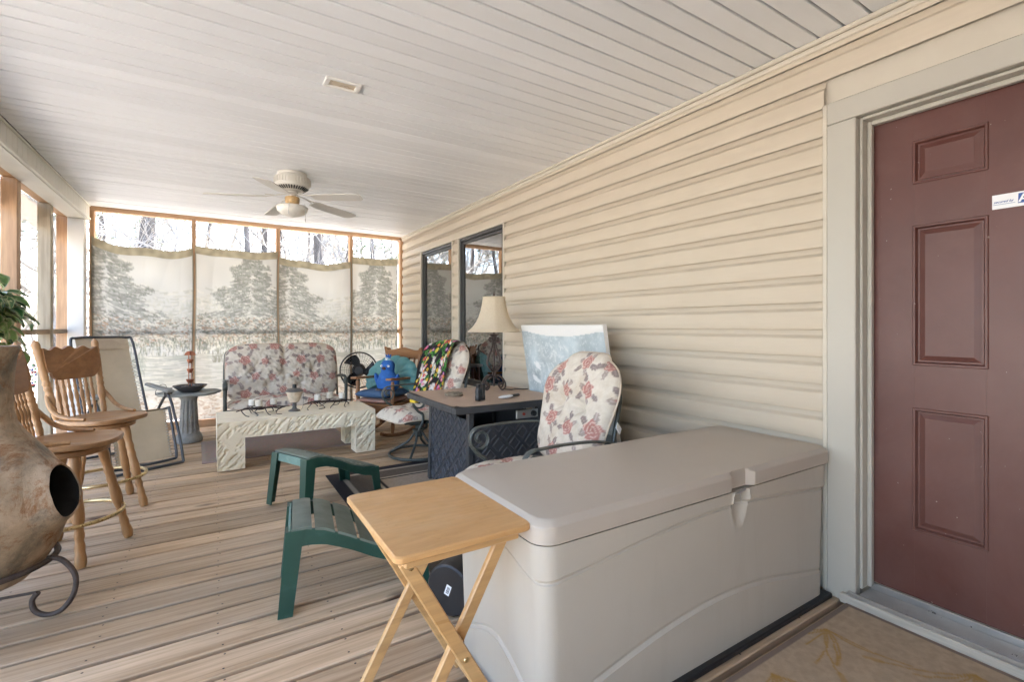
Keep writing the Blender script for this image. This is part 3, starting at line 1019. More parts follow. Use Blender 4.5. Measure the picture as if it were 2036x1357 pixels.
# brush and the far wood closing the view
mb = MB()
r_ = random.Random(5)
for k in range(11000):
    an = r_.uniform(R(-115), R(80)); d = 11 + 34 * r_.random() ** 1.3
    x = d * math.sin(an); y = 3 + d * math.cos(an)
    z = -.6 + (r_.random() ** 1.2) * 10 * (d / 46 + .25)
    if x > -4 and y < 11.3: continue
    L_ = r_.uniform(.6, 2.6)
    dd = Vector((r_.uniform(-1, 1), r_.uniform(-1, 1), r_.uniform(-.2, 1.3))).normalized() * L_
    s_ = Vector((math.cos(an), -math.sin(an), .3)) * r_.uniform(.006, .030) * (1 if r_.random() < .8 else 1.8)
    p = Vector((x, y, z))
    m_ = p + dd * .5 + Vector((r_.uniform(-.15, .15), r_.uniform(-.15, .15), r_.uniform(-.1, .1)))
    mb.add([p - s_, p + s_, m_ + s_ * .7, m_ - s_ * .7, p + dd], [(0, 1, 2, 3), (3, 2, 4)])
tag(mb.build("undergrowth", m_twig, None, 0), "pale tangle of twigs and brush closing the woods", "undergrowth", kind="stuff")

# ------------------------------------------------------------------ rugs
def rug(name, lab, x0, x1, y0, y1, z, fn, res, rz=0, thick=.006, mat=None):
    nx, ny = max(3, int((x1 - x0) / res)), max(3, int((y1 - y0) / res))
    mb = MB()
    def f(u, v):
        return ((u - .5) * (x1 - x0), (v - .5) * (y1 - y0), thick + .0015 * mnoise.noise((u * 9, v * 9, 3)))
    cols = [fn(i / (nx - 1) * (x1 - x0), j / (ny - 1) * (y1 - y0)) for j in range(ny) for i in range(nx)]
    mb.grid(nx, ny, f, cols=cols)
    hx, hy = (x1 - x0) / 2, (y1 - y0) / 2
    mb.add([(-hx, -hy, 0), (hx, -hy, 0), (hx, hy, 0), (-hx, hy, 0), (-hx, -hy, thick), (hx, -hy, thick), (hx, hy, thick), (-hx, hy, thick)],
           [(0, 1, 5, 4), (1, 2, 6, 5), (2, 3, 7, 6), (3, 0, 4, 7)], cols=[cols[0]] * 8)
    return one(name, mb, mat or m_rug, lab, "rug", ((x0 + x1) / 2, (y0 + y1) / 2, z), (0, 0, rz))
m_rug = printed("woven_rug", .95, 0, .6, 160)
def rug_brown(x, y):
    w, h = 1.45, 2.25
    d = min(x, w - x, y, h - y)
    j = .9 + .2 * random.random()
    if d < .09: c = (.035, .030, .032)
    elif d < .125: c = (.42, .36, .29)
    elif d < .30: c = (.13, .105, .085)
    elif d < .325: c = (.44, .38, .30)
    elif d < .345: c = (.03, .025, .025)
    else: c = (.36, .29, .225)
    return tuple(v * j for v in c)
rug("striped_rug", "brown rug with black and cream border stripes under the table and nearest swivel chair", .78, 2.23, 1.86, 4.11, .0015, rug_brown, .012)
rug("mauve_rug", "plain dusty mauve rug under the carved stone coffee table", -.09, 1.25, 5.06, 6.0, .0015, lambda x, y: tuple(v * (.9 + .2 * random.random()) for v in ((.30, .235, .21) if min(x, 1.34 - x, y, .94 - y) > .03 else (.34, .28, .25))), .02, R(1.5))
# door mat with gold sprays
leafs = []
r_ = random.Random(4)
pic = canvas(260, 200, (.47, .36, .25))
pic *= (.9 + .2 * smoothnoise(260, 200, 3, 2))[..., None]
def curve_stroke(a, x, y, an, L_, bend, wd, c):
    n = 14
    for i in range(n):
        stroke(a, x, y, math.cos(an) * L_ / n, math.sin(an) * L_ / n, wd, c, .85)
        x += math.cos(an) * L_ / n; y += math.sin(an) * L_ / n; an += bend / n
    return x, y, an
GOLD = (.42, .255, .075); NAVY = (.09, .10, .13)
for (x, y, an) in ((205, 190, -2.6), (120, 185, -2.0), (60, 195, -1.2), (238, 110, -2.8), (150, 90, -2.4), (40, 110, -1.0), (240, 30, 2.8), (90, 40, -.6)):
    for k in range(9):
        a2 = an + (k - 4) * .22
        ex, ey, ea = curve_stroke(pic, x, y, a2, r_.uniform(32, 58), r_.uniform(-.9, .9), .55, GOLD)
        if k % 3 == 0:
            stroke(pic, ex, ey, math.cos(ea) * 9, math.sin(ea) * 9, 2.0, GOLD, .6)
for (x, y, an) in ((70, 150, .4), (180, 40, 2.4)):
    for k in range(10):
        curve_stroke(pic, x, y, an + (k - 5) * .2, r_.uniform(25, 40), r_.uniform(-.5, .5), .9, NAVY)
def mat_fn(x, y):
    d = min(x, 1.3 - x, y, 1.0 - y)
    if d < .02: return (.24, .185, .15)
    return tuple(pic[min(199, int(y / 1.0 * 199)), min(259, int(x / 1.3 * 259))])
rug("door_mat", "tan door mat with gold leafy sprays in front of the maroon door", 1.05, 2.35, 0.0, 1.0, .0015, mat_fn, .0055, 0, .008)

# ------------------------------------------------------------------ ceiling fan and ceiling light
fan = thing("ceiling_fan", "white flush-mounted five-blade ceiling fan with frosted bowl light", "ceiling fan", (.59, 4.55, 2.0))
FZ = 2.553 - 2.0
m_fanw = plain("fan_white", (.66, .63, .57), .4, .06, 5)
m_blade = plain("fan_blade", (.66, .64, .59), .45, .05, 3)
mb = MB(); mb.lathe([(.03, FZ), (.12, FZ), (.115, FZ - .02), (.136, FZ - .035), (.141, FZ - .04), (.141, FZ - .105), (.134, FZ - .118), (.09, FZ - .150), (.05, FZ - .155)], 40)
hous = mb.build("motor_housing", m_fanw, fan)
for k in range(36):
    a = 2 * PI * k / 36
    mb = MB(); mb.box(-.0035, .0035, -.006, .002, 0, .05, .001)
    if k == 0: rbm = mb.mesh("rib", m_fanw)
    link("rib", rbm, hous, (.1425 * math.cos(a), .1425 * math.sin(a), FZ - .098), (0, 0, a + PI / 2))
    mb = MB(); mb.box(-.0045, .0045, -.02, .02, -.0015, .0015, .0005)
    if k == 0: vbm = mb.mesh("vent", m_black)
    link("vent", vbm, hous, (.113 * math.cos(a), .113 * math.sin(a), FZ - .1385), (-R(32.6), 0, a + PI / 2))
mb = MB(); mb.lathe([(.02, FZ - .155), (.045, FZ - .157), (.05, FZ - .175), (.03, FZ - .19), (.03, FZ - .20)], 20)
mb.build("hub", m_fanw, fan)
mb = MB(); mb.lathe([(.03, FZ - .20), (.055, FZ - .205), (.06, FZ - .215), (.058, FZ - .25), (.05, FZ - .268), (.042, FZ - .275)], 24)
mb.build("switch_cup", plain("worn_brass_paint", (.50, .33, .15), .5, .35, 22, dirt=(.60, .50, .36)), fan)
mb = MB(); mb.lathe([(.045, FZ - .275), (.12, FZ - .285), (.128, FZ - .295), (.122, FZ - .325), (.095, FZ - .352), (.05, FZ - .370), (.012, FZ - .378), (.001, FZ - .384)], 32)
mb.build("light_bowl", plain("frosted_glass", (.80, .775, .71), .3, .05, 4), fan, 60)
for k in range(5):
    a = R(28 + 72 * k)
    mb = MB()
    poly = [(.20, -.045), (.24, -.058), (.55, -.070), (.655, -.062), (.672, -.035), (.655, .035), (.62, .062), (.30, .058), (.24, .052), (.20, .040)]
    mb.prism(poly, -.003, .003, TR((0, 0, FZ - .205), rx=R(-9), ry=R(3.5)))
    if k == 0: blm = mb.mesh("blade", m_blade)
    bl = link("blade", blm, fan, (0, 0, 0), (0, 0, a))
    mb = MB()
    mb.bar((.035, 0, FZ - .178), (.13, -.01, FZ - .196), .016, .006); mb.bar((.13, -.01, FZ - .196), (.21, -.03, FZ - .211), .012, .006); mb.bar((.13, -.01, FZ - .197), (.21, .025, FZ - .205), .012, .006)
    if k == 0: brm = mb.mesh("blade_iron", m_fanw)
    link("blade_iron", brm, bl)
mb = MB(); mb.tube([(.085, -.10, FZ - .27), (.09, -.105, FZ - .33), (.09, -.105, FZ - .40)], .0018, 5); mb.ball((.09, -.105, FZ - .415), (.004, .004, .018))
mb.build("pull_chain", m_alu, fan)
mb = MB(); mb.tube([(-.04, -.12, FZ - .27), (-.045, -.125, FZ - .35)], .0018, 5); mb.ball((-.045, -.125, FZ - .36), (.004, .004, .018))
mb.build("pull_chain", m_alu, fan)

lt = thing("ceiling_light", "small rectangular white recessed light set in the boarded ceiling", "light", (.605, 2.72, 2.553))
mb = MB()
mb.box(-.095, .095, -.055, -.032, -.012, .0, .004); mb.box(-.095, .095, .032, .055, -.012, .0, .004)
mb.box(-.095, -.068, -.0318, .0318, -.0118, .0, .004); mb.box(.068, .095, -.0318, .0318, -.0118, .0, .004)
mb.build("trim", m_white, lt)
mb = MB(); mb.box(-.068, .068, -.0316, .0316, -.004, -.001, 0)
mb.build("lens", plain("yellowed_lens", (.62, .52, .38), .3, .08), lt)
# ==== FURNITURE BELOW

# ------------------------------------------------------------------ storage box
def resin(name, c, streak, scuff):
    m = NT(name)
    n1 = m.noise(m.coord(), 2, 5, .6); n2 = m.noise(m.coord((2.2, 2.2, .3)), 4, 6, .7, .4); n3 = m.noise(m.coord((1, 1, 1)), 14, 8, .8, 1.5); n4 = m.noise(m.coord(), 320, 3)
    k = m.ramp(n1, [(.3, sh(c, .96)), (.7, sh(c, 1.04))])
    k = m.mix(m.ramp(n2, [(.52, (0, 0, 0)), (.74, (.35, .35, .35))]), k, streak)
    k = m.mix(m.ramp(n3, [(.64, (0, 0, 0)), (.70, (.55, .55, .55))]), k, scuff)
    m.base(k); m.rough(m.rmap(n1, .36, .5)); m.bump(n4, .12, .004)
    return m.m
m_box = resin("taupe_resin", (.49, .445, .38), (.42, .37, .305), (.56, .515, .455))
bx = thing("storage_box", "large taupe resin deck storage box against the wall beside the door", "storage box", (1.562, 1.355, 0))
BW, BD = .815, .297          # half sizes
def rrect(w, d, r, n=6):
    out = []
    for cx, cy, a0 in ((w - r, d - r, 0), (-w + r, d - r, PI / 2), (-w + r, -d + r, PI), (w - r, -d + r, 1.5 * PI)):
        for i in range(n + 1):
            a = a0 + PI / 2 * i / n
            out.append((cx + r * math.cos(a), cy + r * math.sin(a)))
    return out
def dense(poly, step):
    out = []
    n = len(poly)
    for i in range(n):
        a = Vector(poly[i]); b = Vector(poly[(i + 1) % n])
        k = max(1, int((b - a).length / step))
        for j in range(k):
            out.append(tuple(a.lerp(b, j / k)))
    return out
def band_z(x, y, w, d):
    """heights of the two moulded lines round the body"""
    t = (x + w) / (2 * w)
    s_ = math.sin(PI * min(1, max(0, t)))
    if abs(y) > d * .93 or abs(x) < w * .93:
        return .495 + .060 * s_ ** 1.2, .125 + .105 * s_ ** 1.2
    c_ = math.cos(y / d * PI / 2) ** 2
    return .495 + .055 * c_, .125 + .09 * c_
mb = MB()
base = []
for q in dense(rrect(BW - .024, BD - .02, .055), .02):
    base.append(q)
fine = [(x, -BD + .02) for x in np.linspace(.02, .23, 45)]
base = [p for p in base if not (p[1] < -BD + .03 and .01 < p[0] < .24)]
k_ = min(range(len(base)), key=lambda i: abs(base[i][1] + BD - .02) * 10 + abs(base[i][0] - .005))
ins_at = next(i for i in range(len(base)) if base[i][1] < -BD + .03 and base[i][0] <= .01 and base[(i + 1) % len(base)][0] >= .24)
base = base[:ins_at + 1] + fine + base[ins_at + 1:]
N = len(base)
seg = [("a", t) for t in np.linspace(0, 1, 8)] + [("g", t) for t in np.linspace(-1, 1, 11)] + [("b", t) for t in np.linspace(.02, .98, 16)] + [("h", t) for t in np.linspace(-1, 1, 11)] + [("c", t) for t in np.linspace(.02, 1, 26)]
GW = .010
vs = []
for (kd, t) in seg:
    for (x, y) in base:
        zu, zl = band_z(x, y, BW - .024, BD - .02)
        off = 0.0
        if kd == "a": z = .025 + (zl - GW - .025) * t; off = .005
        elif kd == "g": z = zl + GW * t; off = -.007 * (1 - abs(t)) ** .7 + .005 * (1 if t < -.5 else .5 - t if t < .5 else 0)
        elif kd == "b": z = zl + GW + (zu - zl - 2 * GW) * t
        elif kd == "h": z = zu + GW * t; off = -.008 * (1 - abs(t)) ** .7 + .009 * (0 if t < -.5 else t + .5 if t < .5 else 1)
        else: z = zu + GW + (.605 - zu - GW) * t; off = .009
        if y < 0 and abs(y) > .2:                      # latch hollow in the front
            zc = .545
            e = math.hypot((x - .125) / (.050 - .014 * max(0, (zc - z) / .08)), (z - zc) / (.078 if z < zc else .09))
            if e < 1.0: off -= .016 * (1 - e * e)
            elif e < 1.22: off += .005 * math.sin((1.22 - e) / .22 * PI)
        sc = .975 + .025 * z / .6
        nx = x / (BW - .024); ny = y / (BD - .02)
        nx, ny = (math.copysign(abs(nx) ** 8, nx), math.copysign(abs(ny) ** 8, ny))
        nl = math.hypot(nx, ny) + 1e-9
        vs.append((x * sc + nx / nl * off, y * sc + ny / nl * off, z))
nl_ = len(seg)
fs = [(i * N + j, i * N + (j + 1) % N, (i + 1) * N + (j + 1) % N, (i + 1) * N + j) for i in range(nl_ - 1) for j in range(N)]
fs.append(tuple((nl_ - 1) * N + j for j in range(N)))
fs.append(tuple(reversed(range(N))))
mb.add(vs, fs)
body = mb.build("body", m_box, bx, 50)
mb = MB(); mb.tube([(-.030, -.002, .028), (-.012, -.008, .030), (.02, -.008, .036), (.036, -.002, .038)], .004, 8); mb.tube([(.0, -.004, .026), (.008, -.002, .010), (.012, 0, -.008)], .002, 6)
mb.build("latch_pin", m_alu, body, 60, loc=(.125, -BD + .020, .565))
mb = MB()
lid = dense(rrect(BW - .008, BD - .002, .06), .03)
yf = -BD + .002
lid = [p for p in lid if not (p[1] < yf + .004 and -.0 < p[0] < .25)]
ia = next(i for i in range(len(lid)) if lid[i][1] < yf + .004 and lid[i][0] <= 0 and lid[(i + 1) % len(lid)][0] >= .25)
lid = lid[:ia + 1] + [(x, yf) for x in np.linspace(.03, .22, 39)] + lid[ia + 1:]
n = len(lid)
rings = [(-.030, .6125), (-.002, .6125), (0, .6145), (0, .660), (-.001, .663), (-.004, .6665), (-.017, .6765), (-.020, .6785), (-.025, .6795), (-.14, .6805)]
vs = []
for k, (ins, z) in enumerate(rings):
    for (x, y) in lid:
        fx = (BW - .008 + ins) / (BW - .008); fy = (BD - .002 + ins) / (BD - .002)
        x2, y2 = x * fx, y * fy
        e = abs(x - .125)
        if y < yf + .01 and e < .075:                   # notch over the latch
            y2 = max(y2, yf + .022 * min(1, (.075 - e) / .03))
        vs.append((x2, y2, z))
fs = [(i * n + j, i * n + (j + 1) % n, (i + 1) * n + (j + 1) % n, (i + 1) * n + j) for i in range(len(rings) - 1) for j in range(n)]
fs.append(tuple((len(rings) - 1) * n + j for j in range(n))); fs.append(tuple(reversed(range(n))))
mb.add(vs, fs)
mb.build("lid", resin("taupe_lid", (.47, .41, .345), (.43, .375, .315), (.40, .345, .29)), bx, 22)
mb = MB(); mb.box(-BW + .01, BW - .02, -BD + .0, BD - .0, .002, .0245, .004)
mb.build("skid", m_black, bx)

# ------------------------------------------------------------------ folding tray table
m_tray = wood("varnished_pine", (.56, .315, .125), (.68, .42, .19), 0, 6, .35, False, None, .05, 0)
m_trayt = NT("worn_tray_top")
_v = m_trayt.coord((.35, 1, 1)); _a = m_trayt.noise(_v, 5, 6, .6, .8); _b = m_trayt.noise(m_trayt.coord(), 9, 7, .75, .5); _c = m_trayt.noise(m_trayt.coord((.12, 1, 1)), 60, 3, .6); _d = m_trayt.noise(m_trayt.coord(), 3.4, 5, .65, .3)
_k = m_trayt.ramp(_a, [(.3, (.54, .285, .105)), (.7, (.66, .385, .165))])
_k = m_trayt.mix(.35, _k, m_trayt.ramp(_c, [(.35, (.75, .72, .68)), (.6, (1, 1, 1))]), 'MULTIPLY')
_k = m_trayt.mix(m_trayt.ramp(_d, [(.52, (0, 0, 0)), (.66, (.5, .5, .5))]), _k, (.62, .42, .22))
_k = m_trayt.mix(m_trayt.ramp(_b, [(.60, (0, 0, 0)), (.70, (.5, .5, .5))]), _k, (.28, .14, .055))
m_trayt.base(_k); m_trayt.rough(m_trayt.rmap(_b, .28, .5)); m_trayt.bump(_c, .08, .001); m_trayt = m_trayt.m
tray = thing("tray_table", "small folding pine tray table with crossed legs standing before the storage box", "table", (.565, 1.36, 0))
mb = MB(); mb.prism(rrect(.197, .253, .022, 5), .648, .668, ch=.004)
mb.build("tabletop", m_trayt, tray, 30)
for s_ in (-1, 1):
    mb = MB(); mb.box(-.165, .165, -.009, .009, .624, .6475, .003)
    mb.build("cleat", m_tray, tray, loc=(0, s_ * .222, 0))
for s_ in (-1, 1):
    for k, dy in ((0, .192), (1, .170)):
        mb = MB()
        x0, x1 = (-.155, .185) if k == 0 else (.155, -.20)
        mb.bar((x0, s_ * dy, .628), (x1, s_ * dy, .012), .018, .036, (0, 1, 0) if False else (1, 0, 0), .003)
        lg = mb.build("leg", m_tray, tray)
        if k == 0:
            mb = MB()
            for (px, pz) in ((.015, .32), (-.14, .61)):
                mb.ball((px, s_ * (dy + .009), pz), (.008, .004, .008), 10, 6)
            mb.build("screw", m_brass, lg)
for (x, z, hw) in ((.165, .048, .19), (-.178, .048, .168), (-.155, .628, .222), (.155, .628, .168)):
    mb = MB(); mb.tube([(x, -hw, z), (x, hw, z)], .010, 10)
    mb.build("dowel", m_tray, tray)

# ------------------------------------------------------------------ green plastic foot rests
m_green = plain("green_resin", (.017, .062, .044), .38, .15, 5, .08, 120, dirt=(.035, .090, .070))
m_greent = plain("grey_green_resin", (.13, .155, .125), .55, .15, 6, dirt=(.09, .13, .11))  # slats: greyer and lighter than the rails and legs
def foot_rest(label, loc, rz):
    t = thing("foot_rest", label, "foot rest", loc, rz, "green plastic foot rests")
    Lh, Wh = .29, .19
    def prof(s):                                # s 0..1 along the length: high end, dip, low end
        return float(np.interp(s, [0, .12, .25, .42, .60, .78, .90, 1.0], [.358, .362, .345, .300, .245, .205, .195, .175]))
    nS = 6
    for k in range(nS):
        s0 = .02 + k * (.96 / nS); s1 = s0 + .96 / nS - .022
        mb = MB()
        def f(u, v):
            s_ = s0 + (s1 - s0) * u
            y = (v - .5) * 2 * Wh
            return (-Lh + 2 * Lh * s_, y, prof(s_) + .006 - .004 * abs(2 * v - 1) ** 6)
        mb.grid(5, 9, f)
        nb = len(mb.v)
        mb.add([(x, y, z - .012) for x, y, z in mb.v], [tuple(reversed(q)) for q in mb.f])
        bd = [i for i in range(5)] + [5 * j + 4 for j in range(1, 9)] + [40 + i for i in range(3, -1, -1)] + [5 * j for j in range(7, 0, -1)]
        mb.add([], [])
        for a, b in zip(bd, bd[1:] + bd[:1]):
            mb.f.append((b, a, a + nb, b + nb)); mb.mi.append(0)
        mb.build("slat", m_greent, t, 40)
    for sg in (-1, 1):
        mb = MB()
        n_ = 24
        vs = []
        for i in range(n_ + 1):
            s_ = .03 + .94 * i / n_
            x = -Lh + 2 * Lh * s_
            zt = prof(s_) - .007
            dz = .075 - .02 * math.sin(PI * s_)
            for (yy, zz) in ((sg * (Wh - .002), zt), (sg * (Wh + .006), zt - dz), (sg * (Wh - .010), zt - dz), (sg * (Wh - .014), zt)):
                vs.append((x, yy, zz))
        fs = [(4 * i + j, 4 * i + (j + 1) % 4, 4 * i + 4 + (j + 1) % 4, 4 * i + 4 + j) for i in range(n_) for j in range(4)] + [(0, 3, 2, 1), tuple(4 * n_ + j for j in range(4))]
        mb.add(vs, fs)
        mb.build("side_rail", m_green, t, 40)
        for e, (x, zt) in enumerate(((-Lh + .025, .352), (Lh - .025, .170))):
            mb = MB()
            o = -1 if e == 0 else 1
            w = .036
            fl = .022 if e == 0 else .012
            # an L-section leg splayed outward
            for (ax, ay, bx_, by) in ((-w, 0, w, 0),):
                top = [(x - w, sg * (Wh + .004)), (x + w, sg * (Wh + .004)), (x + w, sg * (Wh - .006)), (x - w + .01, sg * (Wh - .006)), (x - w + .01, sg * (Wh - .062)), (x - w, sg * (Wh - .062))] if e == 0 else [(x + w, sg * (Wh + .004)), (x - w, sg * (Wh + .004)), (x - w, sg * (Wh - .006)), (x + w - .01, sg * (Wh - .006)), (x + w - .01, sg * (Wh - .062)), (x + w, sg * (Wh - .062))]
                bot = [(px * 1.0 + o * fl * 1.6, py + sg * fl) for px, py in top]
                cx = sum(p[0] for p in bot) / 6; cy = sum(p[1] for p in bot) / 6
                bot = [(cx + (px - cx) * .8, cy + (py - cy) * .8) for px, py in bot]
                vs = [(px, py, 0.002) for px, py in bot] + [(px, py, zt) for px, py in top]
                mb.add(vs, [(5, 4, 3, 2, 1, 0), (6, 7, 8, 9, 10, 11)] + [(i, (i + 1) % 6, 6 + (i + 1) % 6, 6 + i) for i in range(6)])
            bm = bmesh.new(); me_ = mb.mesh("leg", m_green, 0); bm.from_mesh(me_); bmesh.ops.recalc_face_normals(bm, faces=bm.faces); bm.to_mesh(me_); bm.free()
            link("leg", me_, t)
    for e, (x, zt, hh) in enumerate(((-Lh + .004, .350, .052), (Lh - .006, .168, .045))):
        mb = MB(); mb.box(x - .006, x + .006, -Wh + .001, Wh - .001, zt - hh, zt, .003)
        mb.build("end_rail", plain("light_green_end", (.16, .27, .23), .5, .2, 8, dirt=(.26, .34, .30)) if "light_green_end" not in bpy.data.materials else bpy.data.materials["light_green_end"], t)  # end rails in a lighter green than the side rails
    return t
foot_rest("green slatted plastic foot rest tucked beside the pine tray table", (.585, 2.36, 0), R(-8))
foot_rest("green slatted plastic foot rest on the rug corner near the stone coffee table", (.70, 3.61, .008), R(25.5))

# ------------------------------------------------------------------ floral cloth and cushions
def floral_fn(seed, cell=.25, rad=.05):
    r_ = np.random.default_rng(seed)
    ros = []
    for i in range(-6, 7):
        for j in range(-6, 7):
            ros.append(((i + .5 * (j % 2)) * cell + r_.uniform(-.03, .03), j * cell * .88 + r_.uniform(-.03, .03), rad * r_.uniform(.75, 1.2), r_.uniform(0, 6.28)))
    def f(P):                                   # P (n,2) metres on the cloth
        P = np.asarray(P, np.float32)
        x, y = P[:, 0], P[:, 1]
        mott = .55 + .22 * np.sin(x * 31 + 3 * np.sin(y * 27)) * np.sin(y * 23 + 2 * np.sin(x * 29)) + .16 * np.sin(x * 83 + 4 * np.sin(y * 61)) * np.sin(y * 97 + 3 * np.sin(x * 71))
        C = np.array((.56, .49, .40)) + (np.array((.72, .66, .57)) - np.array((.56, .49, .40))) * np.clip(mott, 0, 1)[:, None]
        for (cx, cy, r0, an) in ros:
            sel = np.where((abs(x - cx) < r0 * 3) & (abs(y - cy) < r0 * 3))[0]
            if not len(sel): continue
            dx, dy = x[sel] - cx, y[sel] - cy
            for k in range(6):
                a = an + k * 1.05 + .3 * math.sin(k * 5 + an)
                L_ = r0 * (1.42 + .30 * math.sin(k * 3.1 + an))
                ux, uy = math.cos(a), math.sin(a)
                p = (dx - ux * L_) * ux + (dy - uy * L_) * uy; q = -(dx - ux * L_) * uy + (dy - uy * L_) * ux
                la, lb = r0 * .66, r0 * .37
                m_ = (p / la) ** 2 + (q / lb) ** 2 < 1 + .22 * np.sin(p * 260)
                if (k * 7 + int(an * 10)) % 9 == 0: m_ = m_ & False
                vein = np.abs(q) < .002
                c = np.array((.27, .22, .205)) if k % 2 else np.array((.36, .30, .27))
                ii = sel[m_]
                C[ii] = c
                C[sel[m_ & vein]] = c * 1.45
            th = np.arctan2(dy, dx); rr = np.hypot(dx, dy)
            m_ = rr < r0 * (1 + .12 * np.sin(5 * th + an))
            sw = np.sin(rr / r0 * 15 + 2.0 * th + 1.3 * np.sin(3 * th))
            edge = np.clip((sw - .45) * 3, 0, 1)[:, None]
            pink = np.array((.43, .205, .175)) * (1 - edge) + np.array((.66, .47, .40)) * edge
            pink *= (.86 + .2 * np.clip(rr / r0, 0, 1))[:, None]
            C[sel[m_]] = pink[m_]
        return C
    return f
m_floral = printed("floral_cushion", .9, 0, .25, 300, dirt=(.78, .68, .55))
def cushion(w, h, thick, hw=None, tufts=(), res=.009, seed=1, puff=2.6, place=None, off=(0, 0), wr=0.3, round_=.32, cell=.21, rad=.047, back_thick=None):
    """pillow in local (x across, y up, z out); hw(v) gives the half width at height v in 0..1"""
    nu, nv = max(10, int(w / res)), max(10, int(h / res))
    hw = hw or (lambda v: w / 2)
    f = floral_fn(seed, cell, rad)
    fv, bv, uv = [], [], []
    for j in range(nv + 1):
        v = j / nv
        for i in range(nu + 1):
            u = i / nu * 2 - 1
            q = v * 2 - 1
            # squircle-like outline
            x = u * hw(v); y = v * h
            k = max(abs(u), abs(q))
            e = (abs(u) ** 6 + abs(q) ** 6) ** (1 / 6)
            if e > 1e-6:
                s_ = k / e
                s2 = 1 - (1 - s_) * round_ * 3
                x *= s2; y = h / 2 + (y - h / 2) * s2
            t = ((1 - abs(u) ** puff) * (1 - abs(q) ** puff))
            z = thick * (max(t, 0) ** .45)
            z += wr * thick * .16 * mnoise.noise((x * 13, y * 13, seed)) * t + wr * thick * .10 * mnoise.noise((x * 34, y * 34, seed + 4)) * t
            for (tx, ty) in tufts:
                d = math.hypot(x - tx, y - ty)
                z -= thick * .55 * math.exp(-(d / .035) ** 2) + thick * .22 * math.exp(-(d / .10) ** 2)
                an = math.atan2(y - ty, x - tx)
                z += thick * .05 * math.cos(an * 7 + seed) * math.exp(-(d / .12) ** 2) * (d > .02)
            fv.append((x, y, max(z, .002)))
            bv.append((x, y, -(back_thick if back_thick is not None else thick * .35) * (max(t, 0) ** .45)))
            uv.append((x + off[0], y + off[1]))
    n = nu + 1
    fs = [(j * n + i, j * n + i + 1, (j + 1) * n + i + 1, (j + 1) * n + i) for j in range(nv) for i in range(nu)]
    tot = len(fv)
    fb = [(q[3] + tot, q[2] + tot, q[1] + tot, q[0] + tot) for q in fs]
    bd = [i for i in range(n)] + [n * j + nu for j in range(1, nv + 1)] + [n * nv + i for i in range(nu - 1, -1, -1)] + [n * j for j in range(nv - 1, 0, -1)]
    fe = [(a, a + tot, b + tot, b) for a, b in zip(bd, bd[1:] + bd[:1])]
    P = np.array(uv)
    C = f(np.vstack([P, P]))
    vs = fv + bv
    if place:
        vs = [place(Vector(p)) for p in vs]
    mb = MB(); mb.add(vs, fs + fb + fe, cols=C)
    mb.edge = [(Vector(vs[a]) + Vector(vs[a + tot])) / 2 for a in bd[::2]]
    return mb
m_pipe = plain('cushion_piping', (.55, .46, .36), .9, .1, 20)
def piping(edge, parent):
    mb = MB(); mb.tube(edge, .0062, 6, True); mb.build('piping', m_pipe, parent, 60)

